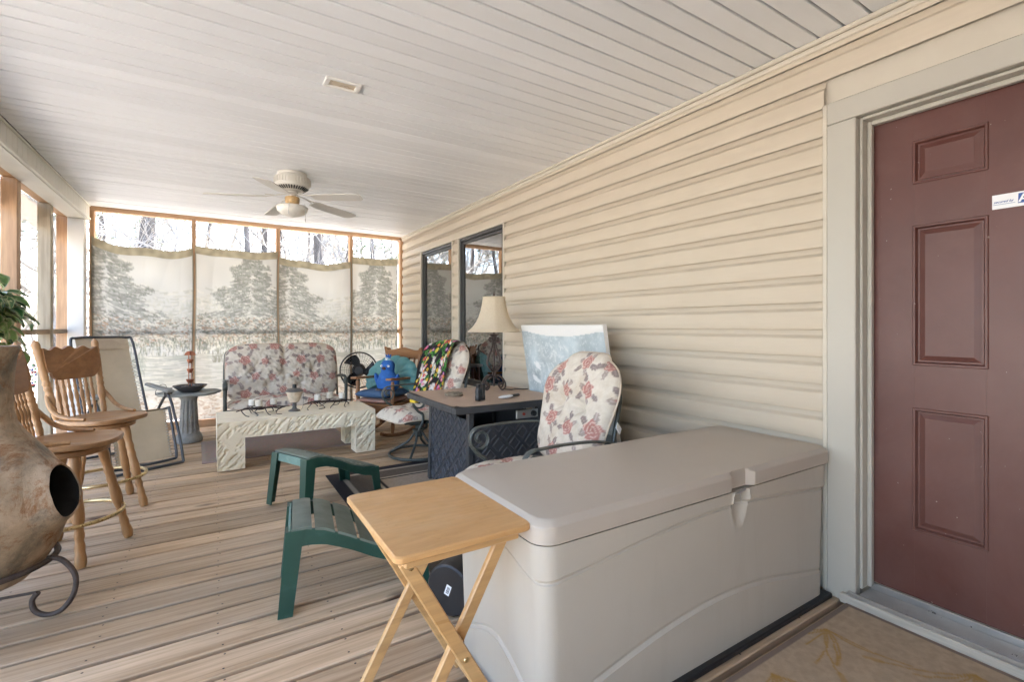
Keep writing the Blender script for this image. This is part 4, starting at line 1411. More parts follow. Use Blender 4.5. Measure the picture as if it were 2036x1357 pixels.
# ------------------------------------------------------------------ swivel patio chairs (facing local +x)
def swivel_chair(label, loc, rz, seed, tag_side=None):
    t = thing("swivel_chair", label, "chair", loc, rz, "swivel patio chairs")
    mb = MB(); mb.tube(arc((0, 0, .016), .27, 0, 2 * PI, 40, 'xy')[:-1], .014, 8, True)
    ring_ = mb.build("base_ring", m_darkmetal, t, 60)
    for k in range(4):
        a = PI / 4 + k * PI / 2
        c, s_ = math.cos(a), math.sin(a)
        mb = MB(); mb.tube(smoothpath([(.268 * c, .268 * s_, .018), (.20 * c, .20 * s_, .06), (.10 * c, .10 * s_, .12), (.03 * c, .03 * s_, .22)], 4), .012, 8)
        mb.build("base_leg", m_darkmetal, t, 60)
    mb = MB(); mb.lathe([(.0, .17), (.035, .17), (.035, .22), (.055, .225), (.06, .24), (.03, .25), (.03, .30), (.001, .30)], 20)
    mb.build("swivel_post", m_darkmetal, t)
    mb = MB(); mb.box(-.13, .13, -.10, .10, .300, .312, .003); mb.box(-.12, .12, -.09, -.06, .313, .345, .004); mb.box(-.12, .12, .06, .09, .313, .345, .004)
    for k in range(5):
        mb.tube([(-.08 + k * .04, -.05, .33), (-.08 + k * .04, .05, .33)], .012, 8)
    mb.build("spring_plate", m_black, t)
    mb = MB()
    seat = [(.27, -.25, .362), (-.22, -.25, .340), (-.22, .25, .340), (.27, .25, .362)]
    mb.tube(smoothpath(seat, 8) + [(.27, .25, .362)], .012, 8)
    mb.bar((-.2, 0, .349), (.26, 0, .35), .02, .01); mb.bar((0, -.25, .352), (0, .25, .352), .02, .01)
    mb.build("seat_frame", m_darkmetal, t, 60)
    for sg in (-1, 1):
        y = sg * .305
        mb = MB()
        p = smoothpath([(-.27, y, .30), (-.275, y, .36), (-.33, y * .96, .60), (-.40, y * .88, .85), (-.43, y * .6, .965), (-.435, 0, .985)], 6)
        mb.tube(p, .012, 8)
        mb.build("back_post", m_darkmetal, t, 60)
        mb = MB()
        path = smoothpath([(-.325, y, .60), (-.20, y, .625), (.0, y, .632), (.16, y, .625)], 6) + [(.16 + .065 * math.sin(a), y, .56 + .065 * math.cos(a)) for a in np.linspace(.25, PI * 1.05, 10)] + [(.16 + r_ * math.sin(a), y, .56 - .005 + r_ * math.cos(a)) for a, r_ in zip(np.linspace(PI * 1.15, PI * 3.0, 18), np.linspace(.058, .014, 18))]
        mb.tube(path, .019, 8, flat=(.38, 1.0), up=(0, 0, 1))
        arm = mb.build("armrest", m_darkmetal, t, 60)
        mb = MB(); mb.tube(smoothpath([(.22, y, .53), (.175, y, .47), (.125, y, .43), (.13, y, .36), (.16, y, .31), (.06, y * .8, .30), (0, y * .5, .305)], 5), .012, 8)
        mb.build("arm_support", m_darkmetal, arm, 60)
    # cushions
    def pl_seat(p):
        return Vector((.325 - p.y, -p.x, .385 + p.z + .035 * max(0, (.16 - p.y)) * 0 - .05 * max(0, (.10 - p.y) / .1) ** 2 * .5))
    mb = cushion(.60, .58, .08, None, ((-.12, .28), (.12, .28)), .010, seed, 3.0, pl_seat, (.07 * seed - .2, .1), .8, .3)
    piping(mb.edge, mb.build("seat_cushion", m_floral, t, 80))
    def hwb(v):
        return .315 + .022 * math.sin(v * PI * 2.0 + 3.3) - (0 if v < .62 else .11 * ((v - .62) / .38) ** 2)
    rec = R(18)
    def pl_back(p):
        bend = .04 * (p.x / .28) ** 2
        fx = -.235 + p.z * math.cos(rec) - p.y * math.sin(rec) + bend * .6
        fz = .43 + p.y * math.cos(rec) + p.z * math.sin(rec)
        return Vector((fx, -p.x * -1 if False else p.x, fz))
    mb = cushion(.64, .66, .095, hwb, ((-.10, .33), (.10, .33)), .0075, seed + 3, 2.8, pl_back, (.05 * seed - .2, .13), 1.0, .42, .20, .046)
    bc = mb.build("back_cushion", m_floral, t, 80); piping(mb.edge, bc)
    mb = MB(); mb.box(-.028, .028, -.002, .002, -.022, .022, .0005)
    mb.build("care_tag", m_sign, bc, loc=(-.345, .318 if seed == 3 else -.318, .68), rot=(R(25), R(20), R(40)))
    return t
c1 = swivel_chair("rose-print swivel chair nearest the storage box, bare back cushion in front of the canvas", (1.47, 2.16, .008), R(177), 3)
c2 = swivel_chair("rose-print swivel chair behind the charcoal table, with a bright flowered throw over its back", (1.66, 4.33, .008), R(188), 8)
# the throw over the second chair
m_throw = printed("flowered_throw", .95, 0, .5, 200)
tw, th_ = 150, 240
pt = canvas(tw, th_, (.022, .020, .022))
r_ = random.Random(12)
for k in range(120):
    x, y = r_.uniform(0, tw), r_.uniform(0, th_)
    for j in range(4):
        a = r_.uniform(0, 6.28); stroke(pt, x, y, 7 * math.cos(a), 7 * math.sin(a), 1.6, r_.choice([(.06, .20, .04), (.12, .30, .07), (.03, .12, .03)]), .9)
for k in range(26):                            # pale furry patches
    x, y = r_.uniform(0, tw), r_.uniform(0, th_)
    for j in range(9):
        stroke(pt, x + r_.uniform(-5, 5), y + r_.uniform(-8, 8), r_.uniform(-2, 2), r_.uniform(-4, 4), 3.2, r_.choice([(.62, .58, .54), (.72, .70, .66), (.45, .40, .36)]), .8)
for k in range(210):
    x, y = r_.uniform(0, tw), r_.uniform(0, th_)
    c = r_.choice([(.75, .50, .05), (.78, .62, .10), (.62, .16, .33), (.70, .22, .05), (.72, .68, .66), (.45, .15, .45), (.65, .08, .10)])
    n_ = r_.randint(5, 8); s_ = r_.uniform(2.2, 5)
    for j in range(n_):
        a = j * 2 * PI / n_; stroke(pt, x, y, s_ * math.cos(a), s_ * math.sin(a), 1.1, c, .95)
    stroke(pt, x, y, 0, 0, 1.2, (.16, .06, .02) if c[2] < .2 else (.75, .6, .1), .95)
mb = MB()
def thf(u, v):
    # over the back from behind, down the front, along local coordinates of the chair
    w = -.31 + u * .46 + .02 * math.sin(v * 6)
    s_ = v * 1.0
    rec = R(18)
    bulge = .045 * (w / .3) ** 2
    if s_ < .30:
        q = .63 - .28 + s_ * .95; z = -.035
        if s_ > .24: z = -.035 + (s_ - .24) * .5
    elif s_ < .40:
        a = (s_ - .30) / .10 * PI; q = .655 + .035 * math.sin(a) - .02; z = .035 - .075 * math.cos(a)
    else:
        q = .63 - (s_ - .40) * .95; z = .112 + .010 * math.sin(u * 19 + v * 5) + .02 * math.sin(min(1, (s_ - .4) * 3) * PI)
    q -= .06 * (w / .3) ** 2
    return (-.235 + z * math.cos(rec) - q * math.sin(rec) + bulge, w, .43 + q * math.cos(rec) + z * math.sin(rec) + .004 * mnoise.noise((u * 12, v * 18, 1)))
nu_, nv_ = 90, 170
mb.grid(nu_, nv_, thf, cols=[tuple(pt[min(th_ - 1, int(j / (nv_ - 1) * (th_ - 1))), min(tw - 1, int(i / (nu_ - 1) * (tw - 1)))]) for j in range(nv_) for i in range(nu_)])
tro = one("throw_blanket", mb, m_throw, "bright throw printed with flowers on black over the second swivel chair's back", "blanket", (1.66, 4.33, .008), (0, 0, R(188)), smooth=80)

# ------------------------------------------------------------------ fire table and what stands on it
ft = thing("fire_table", "square charcoal metal fire table covered with brown paper", "table", (1.775, 3.25, .008))
m_diamond = NT("embossed_charcoal"); 
m_diamond.base((.060, .061, .068)); m_diamond.rough(.34); m_diamond = m_diamond.m
mb = MB()
Hh = .455
for (a, b, c, d) in ((-Hh, Hh, -Hh, -Hh + .06), (-Hh, Hh, Hh - .06, Hh), (-Hh, -Hh + .06, -Hh + .0605, Hh - .0605), (Hh - .06, Hh, -Hh + .0605, Hh - .0605)):
    mb.box(a, b, c, d, .640, .684, .004)
mb.box(-Hh + .0605, Hh - .0605, -Hh + .0605, Hh - .0605, .655, .672, 0)
mb.build("tabletop", m_charcoal, ft)
mb = MB()
def pf(u, v):
    x = (u - .5) * 2 * (Hh - .012); y = (v - .5) * 2 * (Hh - .012)
    cu = max(0, abs(u - .5) * 2 - .9) * max(0, abs(v - .5) * 2 - .9) * 1.2
    return (x, y, .6865 + .003 * abs(mnoise.noise((x * 3, y * 3, 2))) + cu + (.012 * max(0, .08 - u) / .08 * max(0, v - .5)))
mb.grid(30, 30, pf)
mb.build("paper_cover", plain("brown_paper", (.46, .335, .25), .8, .06, 4, .1, 40), ft, 60)
BHx, BHy = .29, .335
for sx in (-1, 1):
    for sy in (-1, 1):
        mb = MB(); mb.bar((sx * BHx * 1.02, sy * BHy * 1.02, .0), (sx * BHx * .98, sy * BHy * .98, .64), .04, .04, (sx, 0, 0))
        mb.build("leg", m_charcoal, ft)
def weave_panel(w, h, nx, nz):
    mb = MB()
    mb.box(-w / 2, w / 2, 0, .006, 0, h, 0)
    # raised basket-weave ribs, proud of the sheet
    px, pz = w / nx, h / nz
    for i in range(nx):
        for j in range(nz):
            up = (i + j) % 2
            cx = -w / 2 + (i + .5) * px; cz = (j + .5) * pz
            L_ = px * .62
            an = R(45) if up else R(-45)
            dx, dz = math.cos(an) * L_, math.sin(an) * L_
            for o in (-.25, .25):
                ox, oz = -math.sin(an) * px * o, math.cos(an) * px * o
                if abs(cx + ox) + abs(dx) > w / 2 + .01 or cz + oz + abs(dz) > h + .01 or cz + oz - abs(dz) < -.01:
                    continue
                a_ = (cx + ox - dx * .9, -.0035, cz + oz - dz * .9); b_ = (cx + ox + dx * .9, -.0035, cz + oz + dz * .9)
                mb.bar(a_, b_, .010, .011, (-math.sin(an), 0, math.cos(an)), .004)
    return mb
PW1, PW2 = 2 * BHy - .045, 2 * BHx - .045
m1 = weave_panel(PW1, .55, 9, 8).mesh("side_panel", m_diamond); m2 = weave_panel(PW2, .50, 8, 7).mesh("side_panel", m_diamond)
for me_, loc, rz in ((m1, (-BHx - .008, 0, .02), -PI / 2), (m1, (BHx + .008, 0, .02), PI / 2), (m2, (0, -BHy - .006, .02), 0), (m2, (0, BHy + .006, .02), PI)):
    o = link("side_panel", me_, ft, loc, (0, 0, rz)); o["kind"] = "thing"
    del o["kind"]
mb = MB(); mb.box(.08, .27, -BHy - .012, -BHy + .004, .545, .605, .003)
cp = mb.build("control_panel", m_alu, ft)
mb = MB(); mb.lathe([(.001, 0), (.022, 0), (.02, .018), (.001, .02)], 16, TR((.225, -BHy - .013, .576), rx=PI / 2)); mb.build("knob", m_black, cp)
mb = MB(); mb.lathe([(.001, 0), (.011, 0), (.01, .01), (.001, .012)], 14, TR((.14, -BHy - .013, .578), rx=PI / 2)); mb.build("igniter", plain("red_button", (.35, .05, .03), .4), cp)
mb = MB(); mb.box(-.02, .02, -.035, .035, -.012, .012, .004)
one("caution_tag", mb, plain("yellow_plastic", (.72, .50, .03), .5), "small yellow tag hanging under the edge of the fire table", "tag", (1.345, 3.60, .634), (0, 0, .3))

TZ = .008 + .692
lamp = thing("table_lamp", "scrolled iron table lamp with a cream bell shade on the paper-covered table", "lamp", (1.965, 3.42, TZ), R(20))
mb = MB()
mb.tube([(0, 0, .03), (0, 0, .50)], .0085, 10)
mb.build("stem", m_iron, lamp)
for k in range(4):
    a = k * PI / 2
    M_ = TR((0, 0, 0), a)
    mb = MB()
    p = spiral((.105, 0, .052), .016, .044, PI * .2, 1.25, 22, 'xz')
    p = list(reversed(p))
    path = spiral((.095, 0, .048), .012, .046, -PI * .5, 1.1, 24, 'xz')
    # foot scroll, waist, bulb, neck curl
    body_ = smoothpath([(.058, 0, .085), (.020, 0, .110), (.016, 0, .145), (.050, 0, .175), (.078, 0, .215), (.066, 0, .27), (.034, 0, .33), (.017, 0, .39), (.020, 0, .415), (.040, 0, .43), (.052, 0, .415), (.046, 0, .398), (.034, 0, .402)], 5)
    mb.tube([M_ @ Vector(q) for q in smoothpath([(.020, 0, .105), (.045, 0, .118), (.085, 0, .105), (.118, 0, .065), (.115, 0, .025), (.085, 0, .009), (.060, 0, .028), (.066, 0, .052), (.086, 0, .055), (.088, 0, .038)], 5)], .0075, 7)
    ft_ = mb.build("foot_scroll", m_iron, lamp, 60)
    mb = MB(); mb.tube([M_ @ Vector(q) for q in body_], .0062, 7)
    mb.build("scroll", m_iron, lamp, 60)
    mb = MB(); mb.tube([M_ @ Vector(q) for q in smoothpath([(.012, 0, .15), (.022, 0, .19), (.045, 0, .20), (.050, 0, .175), (.036, 0, .16), (.030, 0, .175)], 4)], .005, 6)
    mb.build("inner_scroll", m_iron, lamp, 60)
mb = MB(); mb.lathe([(.006, .395), (.016, .40), (.020, .41), (.022, .435), (.036, .45), (.038, .456), (.010, .462), (.009, .50)], 20)
mb.build("cup", m_iron, lamp)
m_shade = NT("cream_shade")
_v = m_shade.coord(); _n = m_shade.noise(_v, 120, 3)
_c = m_shade.ramp(_n, [(.3, (.74, .63, .47)), (.7, (.82, .72, .56))])
m_shade.base(_c); m_shade.rough(.9)
_tr = m_shade.n("BsdfTranslucent"); m_shade.l(_c, _tr.inputs[0]); _mx = m_shade.n("MixShader"); _mx.inputs[0].default_value = .35
m_shade.l(m_shade.b.outputs[0], _mx.inputs[1]); m_shade.l(_tr.outputs[0], _mx.inputs[2]); m_shade.l(_mx.outputs[0], m_shade.out.inputs[0]); m_shade = m_shade.m
mb = MB()
prof = [(.213, .478), (.212, .484), (.176, .515), (.148, .555), (.126, .60), (.110, .65), (.099, .70), (.093, .745), (.092, .762)]
def shf(u, v):
    i = v * (len(prof) - 1); k = min(len(prof) - 2, int(i)); f = i - k
    r = prof[k][0] * (1 - f) + prof[k + 1][0] * f; z = prof[k][1] * (1 - f) + prof[k + 1][1] * f
    a = u * 2 * PI
    seg = PI / 4
    q = ((a % seg) - seg / 2)
    r *= .62 + .38 * (math.cos(seg / 2) / math.cos(q)) / math.cos(seg / 2) * .96
    return (r * math.cos(a), r * math.sin(a), z)
mb.grid(64, 17, shf, wrapu=True)
shd = mb.build("lamp_shade", m_shade, lamp, 20)
mb = MB()
mb.tube([(.092 * math.cos(a), .092 * math.sin(a), .763) for a in np.linspace(0, 2 * PI, 33)[:-1]], .003, 6, True)
mb.build("top_trim", m_shade, shd)
mb = MB(); mb.tube([(.2125 * math.cos(a) , .2125 * math.sin(a), .479) for a in np.linspace(0, 2 * PI, 65)[:-1]], .0035, 6, True)
mb.build("bottom_trim", m_shade, shd)
mb = MB(); mb.tube([(0, 0, .50), (0, 0, .765)], .004, 6); mb.lathe([(.001, .765), (.008, .768), (.006, .775), (.009, .784), (.004, .800), (.001, .806)], 12)
for a in (0, 2.1, 4.2):
    mb.tube([(0, 0, .758), (.091 * math.cos(a), .091 * math.sin(a), .761)], .002, 5)
mb.build("finial", m_iron, lamp)
mb = MB(); mb.tube(smoothpath([(2.02, 3.40, TZ + .004), (2.08, 3.33, TZ + .004), (2.13, 3.36, TZ + .004), (2.18, 3.30, TZ + .004), (2.228, 3.31, TZ + .002)], 5), .004, 6)
one("lamp_cord", mb, m_black, "black lamp cord trailing off the back of the paper-covered table", "cord")
# binoculars, brush, woven coaster
bn = thing("binoculars", "small black binoculars standing upright on the brown paper", "binoculars", (1.60, 2.98, TZ), R(25))
for s_ in (-1, 1):
    mb = MB(); mb.lathe([(.001, 0), (.019, 0), (.0215, .004), (.0215, .030), (.019, .036), (.021, .06), (.019, .085), (.0145, .093), (.0165, .098), (.0165, .115), (.001, .115)], 18, TR((s_ * .0255, 0, .001)))
    mb.build("barrel", m_black, bn)
mb = MB(); mb.box(-.0045, .0045, -.008, .012, .03, .085, .002); mb.build("bridge", m_black, bn)
br = thing("hair_brush", "white and black hand-held brush lying on the brown paper", "brush", (1.80, 2.96, TZ + .001), R(15))
mb = MB(); mb.ball((0, 0, .013), (.075, .024, .012), 18, 10); mb.build("head", plain("white_gloss", (.80, .80, .82), .25, .02), br, 60)
mb = MB(); mb.tube([(.055, 0, .012), (.09, .002, .013), (.14, .006, .011), (.152, .007, .010)], [.012, .010, .011, .006], 10); mb.build("handle", m_black, br, 60)
mb = MB()
for q in range(4):
    mb.tube([( (.012 + q * .016) * math.cos(a), (.012 + q * .016) * math.sin(a), .010 + .002 * math.sin(a * 9 + q)) for a in np.linspace(0, 2 * PI, 49)[:-1]], .009, 6, True)
mb.lathe([(.001, .0), (.066, 0), (.066, .006), (.001, .007)], 32)
one("coaster", mb, plain("woven_straw", (.25, .20, .14), .9, .3, 60, .5, 90), "round woven straw trivet lying on the brown paper", "trivet", (1.555, 3.32, TZ), smooth=60)

# ------------------------------------------------------------------ canvas leaning behind
cp_ = canvas(170, 200, (.44, .51, .535))
r_ = random.Random(9)
n1 = smoothnoise(170, 200, 22, 3); n2 = smoothnoise(170, 200, 7, 4)
cp_ = cp_ * (.75 + .5 * n1)[..., None] + (np.array((.20, .18, .16)) * np.clip(n2 - .45, 0, 1)[..., None])
for k in range(1500):
    x, y = r_.uniform(0, 170), r_.uniform(10, 120)
    stroke(cp_, x, y, r_.uniform(-1, 1), r_.uniform(-1, 1), r_.uniform(.2, .8), (.74, .77, .77), r_.uniform(.2, .7))
for k in range(60):
    x, y = 70 + r_.gauss(0, 22), 35 + r_.gauss(0, 12)
    stroke(cp_, x, y, r_.uniform(-5, 5), r_.uniform(-4, 4), r_.uniform(.5, 1.6), (.76, .79, .78), .5)
for (x, y, w) in ((24, 48, 10), (16, 66, 13), (10, 100, 12), (150, 66, 7)):
    for k in range(7):
        stroke(cp_, x + r_.uniform(-4, 4), y + k * .9, w * r_.uniform(.4, 1), r_.uniform(1, 4), 1.4, (.80, .82, .82), .8)
for k in range(14):
    stroke(cp_, 148 + r_.uniform(-4, 2), 55 + r_.uniform(-2, 2), 8, -3, .8, (.62, .42, .25), .6)
for k in range(20):
    stroke(cp_, 30 + r_.uniform(-3, 3), 96 + r_.uniform(-4, 6), 10, r_.uniform(-4, 4), .9, r_.choice([(.32, .25, .2), (.5, .38, .28), (.2, .18, .17)]), .7)
cp_[:9] = cp_[:9] * .1 + .74
for i in range(170):
    d = int(8 + 7 * math.sin(i / 169 * PI)); cp_[:d, i] = (.80, .79, .76)
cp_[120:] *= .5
cv = thing("painted_canvas", "large stretched canvas of birds in icy blue water leaning behind the swivel chair", "painting", (2.375, 2.80, .008), 0)
cv.rotation_euler = (0, -R(9.2), 0)
CW, CH = .485, 1.245
mb = MB()
mb.grid(160, 190, lambda u, v: (-.036 - .006 * math.sin(u * PI) * max(0, v - .6), CW - 2 * CW * u, CH * v), cols=[tuple(np.clip(cp_[199 - int(j / 189 * 199), int(i / 159 * 169)], 0, 1)) for j in range(190) for i in range(160)])
mb.f = [tuple(reversed(f)) for f in mb.f]
mb.f = [tuple(reversed(f)) for f in mb.f]
mb.build("picture", printed("canvas_paint", .6, 0, .3, 300), cv, 60)
mb = MB()
mb.box(-.035, 0, -CW, CW, 0, .04, .002); mb.box(-.035, 0, -CW, CW, CH - .04, CH, .002); mb.box(-.035, 0, -CW, -CW + .04, .041, CH - .041, .002); mb.box(-.035, 0, CW - .04, CW, .041, CH - .041, .002)
mb.box(-.033, -.028, -CW + .04, CW - .04, .04, CH - .04, 0)
mb.build("stretcher", m_white, cv)

# ------------------------------------------------------------------ black bin lying behind the box
bin_ = thing("waste_bin", "black plastic bin lying on its side behind the storage box", "bin", (.83, 1.83, .118), 0)
bin_.rotation_euler = (0, R(90), R(32))
mb = MB(); mb.lathe([(.001, 0), (.098, 0), (.106, .006), (.108, .014), (.115, .30), (.119, .305), (.119, .315), (.112, .315), (.105, .02), (.001, .016)], 32)
mb.build("body", m_black, bin_)
mb = MB(); mb.box(-.022, .022, -.012, .012, -.0012, -.0004, 0)
stk = mb.build("barcode_sticker", m_sign, bin_, loc=(-.004, .0, 0), rot=(0, 0, R(20)))
mb = MB()
for k in range(9):
    w = [.001, .002, .001, .0015, .001, .0025, .001, .001, .002][k]
    mb.box(-.014 + k * .0032, -.014 + k * .0032 + w, -.008, .006, -.0018, -.0013, 0)
mb.build("barcode", m_black, stk, 0)

# ------------------------------------------------------------------ carved stone coffee table
def rough_box(x0, x1, y0, y1, z0, z1, st, seed, faces, edge=.004, depth=.017):
    bm = bmesh.new()
    def face(o, du, dv):
        o, du, dv = Vector(o), Vector(du), Vector(dv)
        nu, nv = max(1, int(du.length / st)), max(1, int(dv.length / st))
        g = [[bm.verts.new(o + du * (i / nu) + dv * (j / nv)) for i in range(nu + 1)] for j in range(nv + 1)]
        for j in range(nv):
            for i in range(nu):
                bm.faces.new((g[j][i], g[j][i + 1], g[j + 1][i + 1], g[j + 1][i]))
    X, Y, Z = x1 - x0, y1 - y0, z1 - z0
    face((x0, y0, z0), (X, 0, 0), (0, 0, Z)); face((x1, y1, z0), (-X, 0, 0), (0, 0, Z))
    face((x1, y0, z0), (0, Y, 0), (0, 0, Z)); face((x0, y1, z0), (0, -Y, 0), (0, 0, Z))
    face((x0, y0, z1), (X, 0, 0), (0, Y, 0)); face((x0, y1, z0), (X, 0, 0), (0, -Y, 0))
    bmesh.ops.remove_doubles(bm, verts=bm.verts, dist=1e-4)
    bm.normal_update()
    P = np.array([v.co[:] for v in bm.verts]); Nn = np.array([v.normal[:] for v in bm.verts])
    r_ = np.random.default_rng(seed)
    disp = np.zeros(len(P))
    for ax, along in ((1, 0), (0, 1)):
        sel = np.abs(Nn[:, ax]) > .9
        s_ = P[sel, along]; z = P[sel, 2]
        if not len(s_): continue
        d = np.zeros(len(s_))
        n_ = int((s_.max() - s_.min()) * (z.max() - z.min()) * 620) + 4
        for k in range(n_):
            cx = r_.uniform(s_.min(), s_.max()); cz = r_.uniform(z.min(), z.max()); an = r_.uniform(R(30), R(58)); L_ = r_.uniform(.015, .05); w = r_.uniform(.0045, .0075)
            dx, dz = s_ - cx, z - cz
            p = dx * math.cos(an) + dz * math.sin(an); q = -dx * math.sin(an) + dz * math.cos(an)
            d = np.minimum(d, -depth * r_.uniform(.5, 1.2) * np.exp(-(q / w) ** 2) * (np.abs(p) < L_) * np.clip((L_ - np.abs(p)) / .012, 0, 1))
        disp[sel] += d
    for v, dd in zip(bm.verts, disp):
        nn = .0014 * mnoise.noise(v.co * 18) + .0008 * mnoise.noise(v.co * 60)
        if v.normal.z > .9: nn *= .3; 
        v.co += v.normal * (dd + nn)
    me = bpy.data.meshes.new("stone"); bm.to_mesh(me); bm.free()
    me.materials.append(m_stone); me.shade_smooth(); me.set_sharp_from_angle(angle=R(55))
    return me
m_stone = plain("carved_limestone", (.85, .76, .58), .85, .05, 6, .35, 70, dirt=(.76, .64, .44))
ct = thing("coffee_table", "low carved limestone coffee table with chiselled sides", "table", (.69, 4.99, .008), R(.4))
link("tabletop", rough_box(-.66, .66, -.31, .31, .262, .405, .0065, 5, None), ct)
for sx in (-1, 1):
    for sy in (-1, 1):
        x0, x1 = (-.658, -.455) if sx < 0 else (.475, .658)
        y0, y1 = (-.309, -.12) if sy < 0 else (.12, .309)
        link("leg", rough_box(x0, x1, y0, y1, 0, .2615, .0065, 20 + sx * 3 + sy, None), ct)
CZ = .008 + .405
# candle holders: twig-iron stands, candles are their own things
m_wax = plain("ivory_wax", (.80, .76, .68), .5, .04)
m_birch = plain("speckled_votive", (.62, .57, .48), .6, .25, 40, dirt=(.18, .16, .13))
def candle_stand(label, loc, rz, cups, seed):
    t = thing("candle_holder", label, "candle holder", loc, rz, "twig candle holders on the stone table")
    r_ = random.Random(seed)
    mb = MB()
    xs = [c[0] for c in cups]
    x0, x1 = min(xs) - .13, max(xs) + .10
    pth = [(x0, -.02, .045)] + [(x, y + r_.uniform(-.015, .015), .055 + r_.uniform(-.008, .008)) for x, y in [(x0 + (x1 - x0) * k / 6, .02 * math.sin(k * 2)) for k in range(1, 6)]] + [(x1, .02, .05)]
    mb.tube(smoothpath(pth, 4), [.004, .0085, .008, .0085, .004], 6)
    mb.build("branch", m_iron, t, 60)
    mb = MB()
    pth = [(x0 + .05, .03, .05)] + [(x, y, .058 + r_.uniform(-.008, .008)) for x, y in [(x0 + (x1 - x0) * k / 6, -.025 * math.sin(k * 2 + .6)) for k in range(1, 6)]] + [(x1 + .03, -.04, .06)]
    mb.tube(smoothpath(pth, 4), [.003, .007, .0075, .006, .003], 6)
    mb.build("branch", m_iron, t, 60)
    for k in range(8):
        fx = x0 + .04 + (x1 - x0 - .06) * (k + .5) / 8; sg = 1 if k % 2 else -1
        mb = MB()
        mb.tube(smoothpath([(fx, 0, .055), (fx + r_.uniform(-.03, .03), sg * .035, .048), (fx + r_.uniform(-.04, .04), sg * .075, .010), (fx + r_.uniform(-.05, .05), sg * .095, .004)], 4), [.0055, .003], 5)
        mb.build("twig_leg", m_iron, t, 60)
    for (cx, cy) in cups:
        mb = MB(); mb.tube([(cx, cy, .045), (cx, cy, .072)], .007, 8); mb.lathe([(.001, .072), (.026, .073), (.034, .079), (.033, .081), (.001, .077)], 18, TR((cx, cy, 0)))
        mb.build("candle_cup", m_iron, t)
    return t
def candle(label, x, y, z, r, h, mat, grp="votive candles on the stone table"):
    t = thing("votive_candle", label, "candle", (x, y, z), 0, grp)
    mb = MB(); mb.lathe([(.001, 0), (r * .96, 0), (r, .003), (r, h - .004), (r * .93, h), (r * .8, h - .006), (.001, h - .009)], 20)
    mb.build("wax", mat, t)
    mb = MB(); mb.tube([(0, 0, h - .01), (.001, 0, h + .006)], .0012, 5); mb.build("wick", m_black, t)
def standpos(loc, rz, c):
    return (loc[0] + c[0] * math.cos(rz) - c[1] * math.sin(rz), loc[1] + c[0] * math.sin(rz) + c[1] * math.cos(rz))
L1_, R1_ = (.36, 4.96, CZ), R(0); cA = [(-.05, .06), (.0, -.02), (.125, .02)]
L2c, R2_ = (.98, 5.05, CZ), R(0); cB = [(-.10, -.01), (.03, .06), (.135, .0)]
candle_stand("brown twig candle holder near the leg end of the stone table, beside the bar stools", L1_, R1_, cA, 3)
candle_stand("brown twig candle holder on the stone table's end nearest the rocking chair", L2c, R2_, cB, 5)
for nm, (l_, rz, cs), labs in (("a", (L1_, R1_, cA), ("plain white votive, rear one of three on the twig holder nearest the stools", "speckled votive in front of two others on the twig holder nearest the stools", "banded votive on the urn side of the twig holder nearest the stools")),
                              ("b", (L2c, R2_, cB), ("white votive with a dark twig mark, urn side of the rocking-chair-end holder", "dark patterned votive, rear middle of the rocking-chair-end holder", "plain white votive at the outer end of the rocking-chair-end holder"))):
    for k, c in enumerate(cs):
        x, y = standpos(l_, rz, c)
        candle(labs[k], x, y, CZ + .0795, .029, .055 if k != 1 else .06, m_wax if (nm, k) in (("a", 0), ("b", 2), ("b", 0)) else m_birch)
urn = thing("oil_lamp_urn", "footed birch-bark urn with a grey lid in the middle of the stone table", "urn", (.665, 4.99, CZ), 0)
m_urng = plain("grey_pewter", (.16, .15, .14), .55, .2, 20, metal=.3)
mb = MB(); mb.lathe([(.001, 0), (.055, 0), (.05, .010), (.022, .022), (.016, .04), (.020, .055), (.018, .075), (.032, .085), (.001, .086)], 24); mb.build("foot", m_urng, urn)
mb = MB(); mb.lathe([(.001, .0865), (.042, .0865), (.055, .12), (.068, .165), (.074, .185), (.001, .186)], 24); mb.build("bowl", plain("birch_bark", (.58, .48, .36), .8, .2, 22, dirt=(.40, .22, .10)), urn)
mb = MB(); mb.lathe([(.001, .1865), (.079, .187), (.080, .193), (.045, .215), (.026, .22), (.001, .22)], 24)
ld = mb.build("lid", m_urng, urn)
mb = MB(); mb.lathe([(.001, .2205), (.020, .2205), (.017, .255), (.001, .258)], 16); mb.build("stopper", m_black, ld)
mb = MB(); mb.tube(smoothpath([(.07, -.01, .188), (.078, -.015, .14), (.075, -.02, .08), (.07, -.03, .04), (.055, -.05, .015)], 4), .0015, 5); mb.build("cord", m_black, urn)

